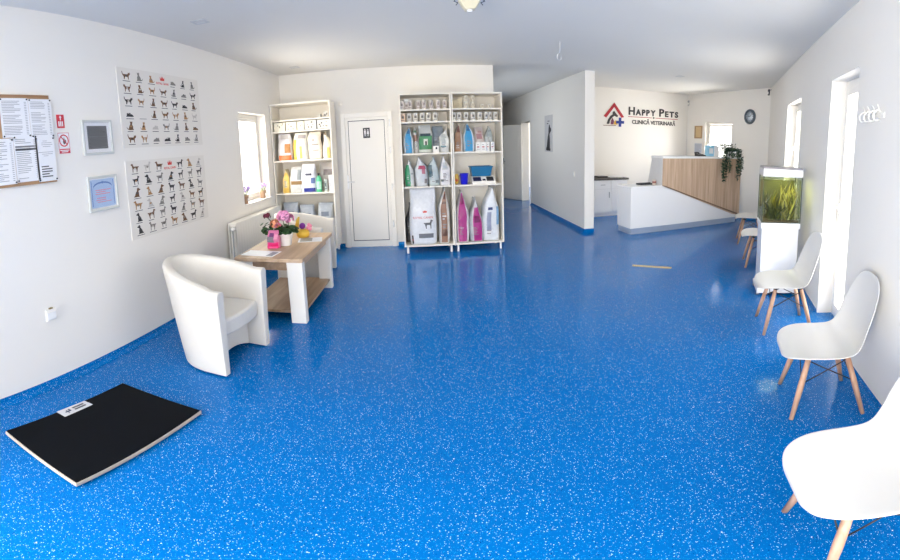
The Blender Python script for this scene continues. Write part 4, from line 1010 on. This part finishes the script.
def strand(p0, out, drop, n=40, spread=.05):
    pts = []; 
    for i in range(13):
        k = i / 12; pts.append((p0[0] + out[0] * math.sin(min(1, k * 3) * PI / 2) + .012 * math.sin(k * 9 + p0[0] * 30), p0[1] + out[1] * math.sin(min(1, k * 3) * PI / 2), p0[2] + .07 * math.sin(min(1, k * 2.4) * PI) - drop * max(0, k - .12) ** 1.1))
    st.tube(pts, .0025, 5)
    for i in range(n):
        k = i / n; a = pts[min(12, int(k * 12))]
        leaf(mb, (a[0] + rnd.uniform(-.008, .008), a[1] + rnd.uniform(-.008, .008), a[2]), (rnd.uniform(-1, 1), rnd.uniform(-1, .6), rnd.uniform(-.9, .4)), rnd.uniform(.035, .062), rnd.uniform(.011, .018), rnd.choice((0, 0, 1, 2)))
for (ox, dr) in ((-.26, .62), (-.22, .68), (-.18, .60), (-.20, .40), (-.15, .48), (.10, .66), (.14, .58), (.12, .50), (.17, .40), (-.08, .14), (.02, .12), (-.02, .10)):
    strand((rnd.uniform(-.04, .04), rnd.uniform(-.04, .02), .10), (ox, -.135 - rnd.uniform(0, .03)), dr, 110 if dr > .3 else 40)
for i in range(240):
    a = rnd.uniform(0, 2 * PI); rr = .16 * math.sqrt(rnd.random())
    leaf(mb, (rr * math.cos(a) * 1.2 - .03, rr * math.sin(a) * .6, .13 + rnd.uniform(-.03, .10)), (math.cos(a), math.sin(a), rnd.uniform(-.2, 1)), rnd.uniform(.03, .055), rnd.uniform(.008, .014), rnd.choice((0, 1, 2)))
mb.build('foliage', LG, hp, fix=False); st.build('trailing_stem', LG[1], hp)
# low desk: dark tray and a small cup
tr_ = thing('desk_tray', 'dark flat tray on the low desk beside the pen cup', 'tray', FK.at(.46, .793, .25), FK.rot + .12)
mb = MB(); mb.box(-.17, .17, -.07, .07, 0, .008).box(-.17, .17, -.07, -.062, .008, .025).box(-.17, .17, .062, .07, .008, .025).box(-.17, -.162, -.062, .062, .008, .025).box(.162, .17, -.062, .062, .008, .025)
mb.build('tray', M['dark'], tr_)
cu_ = thing('pen_cup', 'small pale cup standing at the wooden panel on low desk', 'cup', FK.at(.565, .793, .16), FK.rot)
mb = MB(); mb.lathe([(.03, 0), (.034, .004), (.034, .085), (.030, .085), (.029, .01), (0, .01)], 16); mb.build('cup', mat('beige_cup', (222, 208, 196), .5), cu_)
mb = MB(); mb.lathe([(.0345, .03), (.0345, .06)], 16); mb.build('band', mat('dark_red_band', (150, 90, 84), .5), cu_)
# low cabinets behind the counter
lc = thing('low_cabinet', 'white low cabinet with dark worktop behind the partition end', 'cabinet', SW.at(.36, 0, -.56), SW.rot)
mb = MB(); mb.box(-.70, .08, 0, .54, .08, .74); mb.build('carcass', M['white'], lc)
mb = MB(); mb.box(-.70, .08, .03, .54, 0, .08); mb.build('plinth', M['white'], lc)
for (x0, x1) in ((-.69, -.31), (-.305, .07)):
    mb = MB(); mb.box(x0 + .002, x1 - .002, -.018, 0, .09, .56); dd = mb.build('door', M['white'], lc, bevel=.002)
    mb = MB(); mb.box(x1 - .05, x1 - .04, -.032, -.018, .38, .50); mb.build('handle', M['steel'], dd)
    mb = MB(); mb.box(x0 + .002, x1 - .002, -.018, 0, .565, .735); dd = mb.build('drawer', M['white'], lc, bevel=.002)
    mb = MB(); mb.box((x0 + x1) / 2 - .05, (x0 + x1) / 2 + .05, -.03, -.018, .64, .65); mb.build('handle', M['steel'], dd)
mb = MB(); mb.box(-.72, .10, -.03, .55, .74, .775); mb.build('worktop', mat('dark_worktop', (88, 84, 82), .45, var=.15, scale=30), lc)
pp = thing('paper_stack', 'loose white papers lying on the dark worktop', 'papers', SW.at(.26, .776, -.34), SW.rot)
mb = MB()
for i in range(6): mb.box(-.15, .15, -.1, .1, i * .004, i * .004 + .003, T=Matrix.Rotation(.12 * i, 4, 'Z'))
mb.build('sheets', M['paper'], pp)
kb = thing('keyboard_box', 'flat grey device on the worktop beside the loose papers', 'device', SW.at(-.06, .776, -.34), SW.rot)
mb = MB(); mb.box(-.11, .11, -.09, .09, 0, .03); mb.build('housing', M['dark'], kb, bevel=.006)
mb = MB(); mb.box(-.09, .09, -.07, .03, .03, .034); mb.build('key_area', M['print'], kb)

# ---- the clinic sign on the reception wall
sgn = thing('clinic_sign', 'wall sign with red roof emblem and clinic name lettering', 'sign', SW.at(0, 0, -.004), SW.rot)
DKT = mat('sign_dark', (52, 48, 50), .5); RDT = mat('sign_dark_red', (178, 34, 48), .5); BLT = mat('sign_blue', (28, 52, 138), .5); YLT = mat('sign_yellow', (226, 178, 60), .5)
mb = MB(); mb.prism([(.165, 2.07), (.42, 2.37), (.665, 2.06), (.60, 2.045), (.418, 2.275), (.225, 2.035)], -.008, 0); mb.build('roof_mark', RDT, sgn)
mb = MB()
mb.poly([(.30, -.003, 1.90), (.235, -.003, 1.90), (.27, -.003, 2.0), (.33, -.003, 2.08), (.38, -.003, 2.11), (.38, -.003, 2.16), (.42, -.003, 2.19), (.46, -.003, 2.14), (.52, -.003, 2.08), (.49, -.003, 2.05), (.43, -.003, 2.08), (.38, -.003, 2.05), (.32, -.003, 1.98)])
mb.build('dog_mark', DKT, sgn, fix=False)
mb = MB(); mb.poly([(.33, -.004, 1.89), (.40, -.004, 1.89), (.42, -.004, 1.96), (.38, -.004, 2.04), (.345, -.004, 1.98)]); mb.build('cat_mark', mat('sign_plum', (122, 60, 92), .5), sgn, fix=False)
mb = MB(); mb.poly([(.41, -.005, 1.89), (.50, -.005, 1.89), (.50, -.005, 1.95), (.46, -.005, 1.99), (.42, -.005, 1.95)]); mb.build('yellow_mark', YLT, sgn, fix=False)
mb = MB(); mb.box(.535, .595, -.010, -.001, 1.845, 2.045).box(.465, .535, -.010, -.001, 1.915, 1.975).box(.595, .665, -.010, -.001, 1.915, 1.975); mb.build('cross_mark', BLT, sgn)
mb = MB(); mb.box(.155, .47, -.004, 0, 1.862, 1.874); mb.build('base_line', mat('sign_brown', (130, 96, 70), .5), sgn)
mb = MB()
def smallcaps(words, x, z, big, small, x1):
    tmp = MB(); cur = 0
    for wd in words:
        for i, ch in enumerate(wd):
            s_ = big if i == 0 else small
            t0 = MB(); text_into(t0, ch, s_, 0, 0, 0, 0, depth=.004, bold=.0075, align='LEFT')
            xs = [v.x for v in t0.v]; mn, mx_ = min(xs), max(xs)
            for v in t0.v: v.x += cur - mn
            tmp.add(t0.v, t0.f); cur += (mx_ - mn) + .022
        cur += .07
    W = max(v.x for v in tmp.v); k_ = (x1 - x) / W
    for v in tmp.v: v.x = x + v.x * k_; v.z += z; v.y -= .004
    return tmp
smallcaps(['HAPPY'], .782, 2.125, .245, .18, 1.50).build('name_lettering', DKT, sgn, fix=False)
smallcaps(['PETS'], 1.60, 2.125, .245, .18, 2.15).build('name_lettering', DKT, sgn, fix=False)
mb = MB(); mb.box(.77, 1.40, -.004, 0, 2.072, 2.084).box(1.50, 2.14, -.004, 0, 2.072, 2.084); mb.build('red_line', RDT, sgn)
mb = MB(); mb.prism([(1.42, 2.078), (1.45, 2.10), (1.48, 2.078), (1.45, 2.056)], -.005, 0); mb.build('bone_mark', DKT, sgn)
mb = MB(); text_into(mb, 'CLINIC\u0102 VETERINAR\u0102', .105, 0, 1.47, 1.925, -.001, depth=.003, bold=.003, width=1.20); mb.build('small_lettering', DKT, sgn, fix=False)

# ---- far right wall: clock, small picture, papers, sensors
ck = thing('wall_clock', 'round wall clock with dark grey rim and pale dial', 'clock', WW.at(2.127, 2.118, 0), WW.rot)
RX = Matrix.Rotation(PI / 2, 4, 'X')
mb = MB(); mb.lathe([(.155, 0), (.158, .02), (.148, .032), (.112, .030), (.110, .012), (0, .012)], 36, T=RX); mb.build('rim', mat('clock_rim', (78, 92, 104), .4), ck)
mb = MB(); mb.lathe([(.111, .0122), (.111, .0142), (0, .0142)], 32, T=RX); mb.build('dial', mat('clock_dial', (206, 216, 224), .4), ck)
mb = MB()
for i in range(12):
    a = i * PI / 6; mb.add([(x, -.0155, z) for x, z in [( .098 * math.sin(a) - .006 * math.cos(a), .098 * math.cos(a) + .006 * math.sin(a)), (.098 * math.sin(a) + .006 * math.cos(a), .098 * math.cos(a) - .006 * math.sin(a)), (.08 * math.sin(a) + .006 * math.cos(a), .08 * math.cos(a) - .006 * math.sin(a)), (.08 * math.sin(a) - .006 * math.cos(a), .08 * math.cos(a) + .006 * math.sin(a))]], [(0, 1, 2, 3)])
mb.grid(lambda u, v: ((.1 + .003 * v) * math.sin(2 * PI * u), -.0154, (.1 + .003 * v) * math.cos(2 * PI * u)), 40, 1, closeu=True)
mb.build('hour_marks', M['dark'], ck, fix=False)
for nm, a, L in (('hour_hand', -1.45, .06), ('minute_hand', .75, .09)):
    mb = MB(); dx, dz = math.sin(a), math.cos(a)
    mb.poly([(-.006 * dz, -.0165, .006 * dx), (.006 * dz, -.0165, -.006 * dx), (L * dx + .004 * dz, -.0165, L * dz - .004 * dx), (L * dx - .004 * dz, -.0165, L * dz + .004 * dx)]); mb.build(nm, M['black'], ck, fix=False)
fp = thing('small_picture', 'small beige picture in a wooden frame left of the window', 'picture', WW.at(.46, 1.64, 0), WW.rot)
mb = MB(); w, h, f = .135, .295, .028
mb.box(-w, w, -.02, 0, 0, f).box(-w, w, -.02, 0, h - f, h).box(-w, -w + f, -.02, 0, f, h - f).box(w - f, w, -.02, 0, f, h - f); mb.build('picture_frame', mat('oak_frame', (182, 150, 112), .5), fp)
mb = MB(); mb.box(-w + f, w - f, -.008, 0, f, h - f); mb.build('picture_sheet', mat('beige_print', (214, 186, 142), .6, var=.08), fp)
np_ = thing('wall_notice', 'grey blue paper notice under the small framed picture', 'notice', WW.at(.46, 1.30, 0), WW.rot)
mb = MB(); mb.box(-.13, .13, -.003, 0, 0, .22); mb.build('sheet', mat('greyblue_paper', (186, 194, 210), .6), np_)
mb = MB(); printed(mb, -.11, .11, .02, .2, -.003, 7, random.Random(2)); mb.build('printed_lines', M['print'], np_)
for (fr_, x, z, lbl) in ((WW, .10, 2.50, 'white motion sensor in the far corner beside the clinic sign'), (RW, .06, 2.60, 'white motion sensor in the right corner above the clock')):
    t = thing('motion_sensor', lbl, 'sensor', fr_.at(x, z, -.05), fr_.rot + .5)
    mb = MB(); mb.box(-.018, .018, -.02, .012, -.07, .05); mb.build('housing', M['dark'] if fr_ is RW else M['steel'], t, bevel=.006)
    mb = MB(); mb.tube([(0, .0, .03), (0, .055, .05)], .008, 8); mb.build('bracket', M['steel'], t)
    mb = MB(); mb.grid(lambda u, v: (-.014 + .028 * u, -.02 - .006 * math.sin(PI * u), -.05 + .05 * v), 6, 2); mb.build('lens', M['pvc'], t, fix=False)

# ---- partition wall: photo panel and switch (on the corridor face)
# the corridor face of the partition is at PW y = 0, looking towards +y
po = thing('animal_photo', 'black animal photo panel on the corridor side of the partition', 'picture', PW.at(1.93, 1.305, 0), PW.rot + PI)
mb = MB(); mb.box(-.26, .26, -.006, 0, 0, .75); mb.build('photo_panel', mat('photo_grey', (206, 204, 204), .5), po)
mb = MB()
mb.poly([(-.19 + .40 * p[0], -.0065, .01 + .56 * p[1]) for p in DOG_SIT])
mb.build('black_animal', mat('photo_black', (22, 22, 28), .5), po, fix=False)
mb = MB(); mb.box(-.10, .0, -.007, -.006, .57, .59).box(-.06, .08, -.007, -.006, .62, .635); mb.build('printed_lines', M['printd'], po)
sw = thing('light_switch', 'white light switch on the corridor side of the partition', 'switch', PW.at(.485, .905, 0), PW.rot + PI)
mb = MB(); mb.box(-.042, .042, -.010, 0, 0, .084); mb.build('face_plate', M['pvc'], sw, bevel=.003)
mb = MB(); mb.box(-.02, .02, -.015, -.010, .02, .064); mb.build('rocker', M['white'], sw, bevel=.002)

# ------------------------------------------------------------------ aquarium
FQ = Frame((2.900, 3.090), (2.900 + .815, 3.090 - .579))
AQW, AQD = .40, .34
aq = thing('aquarium_cabinet', 'white cabinet carrying the planted aquarium', 'cabinet', FQ.at(AQW / 2 + .0, 0, 0), FQ.rot)
w = AQW / 2
mb = MB(); mb.box(-w - .012, w + .005, -.015, AQD + .02, .025, .07); mb.build('base_plinth', M['white'], aq, bevel=.004)
mb = MB(); mb.box(-w + .012, w - .015, .01, AQD - .005, .07, .703); mb.build('cabinet_body', M['white'], aq, bevel=.003)
mb = MB(); mb.box(-w, w, 0, AQD, .703, .76); mb.build('top_board', M['white'], aq, bevel=.004)
for x in (-w, w - .03):
    for y in (.02, AQD - .03):
        mb = MB(); mb.lathe([(.015, 0), (.018, .025)], 12, (x, y, 0)); mb.build('foot', M['steel'], aq)
tk = thing('fish_tank', 'planted glass fish tank with white hood on a white cabinet', 'aquarium', FQ.at(AQW / 2, .761, 0), FQ.rot)
tz = .465; gt = .006
mb = MB(); x0, x1, y0, y1 = -w + .006, w - .006, .006, AQD - .006
mb.box(x0, x1, y0, y0 + gt, 0, tz).box(x0, x1, y1 - gt, y1, 0, tz).box(x0, x0 + gt, y0 + gt, y1 - gt, 0, tz).box(x1 - gt, x1, y0 + gt, y1 - gt, 0, tz); mb.build('glass_panes', M['tank'], tk)
mb = MB(); mb.box(x0 + gt, x1 - gt, y0 + gt, y1 - gt, 0, .006); mb.build('tank_floor', M['dark'], tk)
mb = MB(); mb.box(-w, w, 0, AQD, tz, tz + .075); mb.build('hood', M['white'], tk, bevel=.004)
mb = MB(); mb.box(-w + .004, w - .004, .004, AQD - .004, tz + .075, tz + .092); mb.build('hood_lid', mat('grey_hood_lid', (150, 146, 150), .35), tk, bevel=.003)
slm = mat('dark_green_silicone', (58, 66, 46), .5)
for (x, y) in ((x0, y0), (x1, y0), (x0, y1), (x1, y1)):
    mb = MB(); mb.box(x - .004, x + .004, y - .004, y + .004, 0, tz); mb.build('corner_seal', slm, tk)
def local_at(x, y, z): return FQ.at(AQW / 2 + x, .761 + z, y)
gv = MB(); rnd = random.Random(8)
def gz(u, v): return .02 + .018 * v + .006 * noise.noise(Vector((u * 40, v * 40, 0)))
gx0, gx1, gy0, gy1 = x0 + .010, x1 - .010, y0 + .010, y1 - .010
gv.grid(lambda u, v: (gx0 + (gx1 - gx0) * u, gy0 + (gy1 - gy0) * v, gz(u, v)), 30, 30)
gv.box(gx0, gx1, gy0, gy1, .008, .018)
gv.build('aquarium_gravel', mat('brown_gravel', (104, 86, 58), .9, var=.5, scale=120), None, local_at(0, 0, 0), FQ.rot, label='brown gravel bed on the bottom of the fish tank', cat='gravel', kind='stuff', fix=False)
wt = MB(); wt.box(gx0 - .002, gx1 + .002, gy0 - .002, gy1 + .002, .045, tz - .03)
wt.build('aquarium_water', M['water'], None, local_at(0, 0, 0), FQ.rot, label='greenish water filling the fish tank', cat='water', kind='stuff')
PG = [mat('water_plant_olive', (150, 138, 62), .6, var=.25), mat('water_plant_green', (98, 104, 46), .6, var=.25), mat('water_plant_yellow', (216, 204, 124), .6, var=.2), mat('water_plant_dark', (58, 60, 32), .7, var=.3)]
def blade(mbb, p, h, bend, wd, m):
    a = rnd.uniform(0, 2 * PI); pts = []
    for i in range(7):
        k = i / 6; pts.append(Vector((p[0] + bend[0] * k * k + .01 * math.sin(k * 5 + a), p[1] + bend[1] * k * k, p[2] + h * (k - .12 * k * k))))
    sd = Vector((math.cos(a), math.sin(a), 0)); vs = []
    for i, q in enumerate(pts):
        ww = wd * math.sin(PI * (.15 + .80 * i / 6)); q.x = min(max(q.x, gx0 + .008), gx1 - .008); q.y = min(max(q.y, gy0 + .008), gy1 - .008)
        vs += [q - sd * ww, q + sd * ww]
    for v in vs: v.x = min(max(v.x, gx0 + .002), gx1 - .002); v.y = min(max(v.y, gy0 + .002), gy1 - .002)
    mbb.add(vs, [(2 * i, 2 * i + 1, 2 * i + 3, 2 * i + 2) for i in range(6)], m, True)
for i, (cxx, cyy, n_, hh, bd_, ms, lbl) in enumerate(((.07, .20, 60, .40, (.05, .0), (0, 2, 2, 0), 'tall yellow ribbon leaved water plant in tank right half'), (.13, .10, 40, .36, (.03, .0), (0, 1, 2), 'tall olive ribbon plant at the right pane of the tank'),
        (-.10, .22, 44, .34, (.02, .02), (1, 1, 3, 0), 'mid green water plant at the left rear of the tank'), (-.06, .09, 60, .20, (-.02, -.01), (3, 3, 1, 1), 'low dark bushy water plant at front left of the tank'), (.03, .08, 50, .17, (.02, -.01), (3, 1, 0), 'low olive bushy water plant at front middle of the tank'))):
    mb = MB()
    for q in range(n_):
        blade(mb, (cxx + rnd.gauss(0, .035), cyy + rnd.gauss(0, .03), .025), hh * rnd.uniform(.6, 1.02), (bd_[0] + rnd.gauss(0, .06), bd_[1] + rnd.gauss(0, .05)), rnd.uniform(.005, .010), rnd.choice(ms))
    mb.build('water_plant', PG, None, local_at(0, 0, 0), FQ.rot, label=lbl, cat='water plant', group='water plants in the fish tank', fix=False)
fo = thing('tank_backdrop', 'dark green backdrop panel at the far pane of tank', 'backdrop', local_at(0, y1 - .011, .02), FQ.rot)
mb = MB(); mb.box(gx0, gx1, 0, .002, 0, .39); mb.build('panel', mat('green_backdrop', (84, 84, 42), .7, var=.5, scale=14), fo)

# ------------------------------------------------------------------ right wall coat hooks, drain, ceiling fittings
hk = thing('coat_rack', 'pale four hook coat rack on the right wall by the door', 'coat rack', RW.at(5.955, 1.735, 0), RW.rot)
hkm = mat('clear_white_plastic', (238, 236, 228), .25)
mb = MB(); mb.box(-.17, .17, -.008, 0, .0, .035); mb.build('rail', M['pvc'], hk, bevel=.003)
for i in range(4):
    x = -.13 + i * .087
    mb = MB(); mb.tube([(x, -.008, .03), (x, -.03, .05), (x, -.055, .03), (x, -.06, .0), (x, -.045, -.02), (x, -.02, -.012)], .006, 8).tube([(x, -.02, .045), (x, -.03, .065), (x, -.04, .08)], [.004, .0035, .004], 8); mb.build('hook', hkm, hk)
FD = Frame((2.262, 4.64), (2.646, 4.352))
dr = thing('floor_drain', 'narrow brass floor drain grating set in the blue floor', 'drain', FD.at(FD.L / 2, 0, 0), FD.rot)
brs = mat('dull_brass', (206, 188, 128), .35, metal=.3)
mb = MB(); L_ = FD.L / 2; mb.box(-L_, L_, -.028, -.020, 0, .004).box(-L_, L_, .020, .028, 0, .004).box(-L_, -L_ + .008, -.02, .02, 0, .004).box(L_ - .008, L_, -.02, .02, 0, .004); mb.build('frame', brs, dr)
mb = MB(); mb.box(-L_ + .008, L_ - .008, -.02, .02, .0004, .0012); mb.build('trough', M['dark'], dr)
mb = MB()
for i in range(18): x = -L_ + .018 + i * (2 * L_ - .03) / 18; mb.box(x, x + .016, -.02, .02, .0012, .0036)
mb.build('grating', brs, dr)
SPOT = None
for (x, y, lbl) in ((-1.80, 3.13, 'square recessed ceiling spotlight above the left posters'), (-1.88, 5.72, 'square recessed ceiling spotlight above the corner cabinet'), (3.95, 6.40, 'square recessed ceiling spotlight above the reception counter')):
    if SPOT is None:
        SPOT = thing('ceiling_spotlight', lbl, 'ceiling light', (x, y, H), .1, 'recessed ceiling spotlights')
        mb = MB(); mb.box(-.06, .06, -.06, -.045, -.006, 0).box(-.06, .06, .045, .06, -.006, 0).box(-.06, -.045, -.045, .045, -.006, 0).box(.045, .06, -.045, .045, -.006, 0); mb.build('bezel', mat('grey_bezel', (206, 206, 204), .4), SPOT)
        mb = MB(); mb.box(-.045, .045, -.045, .045, -.003, -.001); mb.build('diffuser', mat('spot_diffuser', (220, 220, 216), .5), SPOT)
    else: dup(SPOT, (x, y, H), .1, lbl)
cl = thing('ceiling_lamp_mount', 'bare cream ceiling lamp mount with loose wires near the camera', 'lamp mount', (.27, 3.33, H))
crm = mat('cream_plastic', (214, 206, 180), .45)
mb = MB(); mb.lathe([(.055, 0), (.055, -.02), (.03, -.03), (0, -.03)], 24); mb.build('ceiling_rose', crm, cl)
mb = MB(); mb.prism([(-.085, -.03), (.085, -.03), (.04, -.11), (-.03, -.12)], -.04, .04); mb.build('lamp_holder', crm, cl, bevel=.006)
mb = MB(); mb.lathe([(.02, -.105), (.024, -.115), (.018, -.13), (0, -.132)], 16); mb.build('bulb_tip', M['white'], cl)
for sx in (-1, 1):
    mb = MB(); mb.tube([(sx * .04, 0, -.02), (sx * .09, -.01, -.015), (sx * .115, -.01, -.04), (sx * .085, -.01, -.055), (sx * .10, -.01, -.075)], .004, 6); mb.build('wire', M['black'], cl)
hw = thing('hanging_wire', 'short white lamp wire with hook hanging from the ceiling', 'wire', (1.38, 4.77, H))
mb = MB(); mb.tube([(0, 0, 0), (.002, 0, -.08), (-.004, 0, -.13)], .0035, 6); mb.build('cable', M['white'], hw)
mb = MB(); mb.tube([(-.004, 0, -.13), (-.03, 0, -.165), (-.032, 0, -.20), (-.02, 0, -.225), (.005, 0, -.225), (.018, 0, -.205), (.018, 0, -.175)], .0042, 6); mb.build('hook', M['white'], hw)

# ------------------------------------------------------------------ light
def area(name, loc, target, sx, sy, power, col=(1, 1, 1)):
    l = bpy.data.lights.new(name, 'AREA'); l.shape = 'RECTANGLE'; l.size = sx; l.size_y = sy; l.energy = power; l.color = col
    o = bpy.data.objects.new(name, l); C.objects.link(o); o.location = loc
    o.rotation_euler = (Vector(target) - Vector(loc)).to_track_quat('-Z', 'Y').to_euler()
    return o
w = bpy.data.worlds.new('sky'); bpy.context.scene.world = w; w.use_nodes = True
nt = w.node_tree; bg = nt.nodes['Background']
tc = nt.nodes.new('ShaderNodeTexCoord'); sx = nt.nodes.new('ShaderNodeSeparateXYZ'); nt.links.new(tc.outputs['Generated'], sx.inputs[0])
cr = nt.nodes.new('ShaderNodeValToRGB')
cr.color_ramp.elements[0].position = .46; cr.color_ramp.elements[0].color = (.86, .82, .74, 1)
cr.color_ramp.elements[1].position = .54; cr.color_ramp.elements[1].color = (1, .985, .97, 1)
mp = nt.nodes.new('ShaderNodeMapRange'); mp.inputs[1].default_value = -1; mp.inputs[2].default_value = 1
nt.links.new(sx.outputs[2], mp.inputs[0]); nt.links.new(mp.outputs[0], cr.inputs[0]); nt.links.new(cr.outputs[0], bg.inputs[0])
bg.inputs[1].default_value = 2.5
def outside(fr, hole, power, col, off=.45):
    x = (hole[0] + hole[1]) / 2; z = (hole[2] + hole[3]) / 2
    area('daylight', fr.at(x, z, off), fr.at(x, z - .3, -2), hole[1] - hole[0] + .3, hole[3] - hole[2] + .3, power, col)
outside(LW, ADDED_WIN, 300, (1, .985, .97)); outside(LW, WIN1, 65, (1, .94, .84)); outside(WW, WIN2, 85, (1, .97, .92)); outside(RW, WIN3, 40, (1, .99, .97)); outside(RW, DR3, 40, (1, .99, .98))  # first lamp is fill through the added, unseen left window
area('corridor_fill', (0.87, 8.6, 1.6), (2.3, 8.6, 1.45), 3.2, 1.6, 13, (.80, .89, 1))  # added fill lamp that brightens the partition's corridor face
area('front_fill', (-1.4, -5.4, 2.2), (2.2, 2.5, 1.2), 4.0, 3.0, 290, (1, .985, .97))  # added fill lamp beyond the open front, aimed at right wall and chairs
area('hood_lamp', local_at(0, AQD / 2, tz - .012), local_at(0, AQD / 2, 0), .30, .22, 1.6, (1, .98, .86))

# ------------------------------------------------------------------ camera: a swept phone panorama, 119 degrees wide
cam = bpy.data.cameras.new('camera'); co = bpy.data.objects.new('camera', cam); C.objects.link(co); bpy.context.scene.camera = co
F_, CX_, CY_ = 431.92, 563.86, 189.74
cam.type = 'PANO'; cam.panorama_type = 'EQUIRECTANGULAR'
cam.longitude_min = (0 - CX_) / F_; cam.longitude_max = (900 - CX_) / F_
cam.latitude_max = CY_ / F_; cam.latitude_min = (CY_ - 560) / F_
cam.clip_start = .02
co.location = (0, 0, 1.52); co.rotation_euler = (PI / 2 + math.radians(-6.44), 0, -math.radians(16.64))
s_ = bpy.context.scene
s_.view_settings.view_transform = 'Standard'; s_.view_settings.look = 'None'; s_.view_settings.exposure = 0.44
try:
    s_.cycles.use_denoising = True; s_.cycles.max_bounces = 8; s_.cycles.diffuse_bounces = 5; s_.cycles.transparent_max_bounces = 16
    s_.cycles.sample_clamp_indirect = 6.0
except Exception: pass
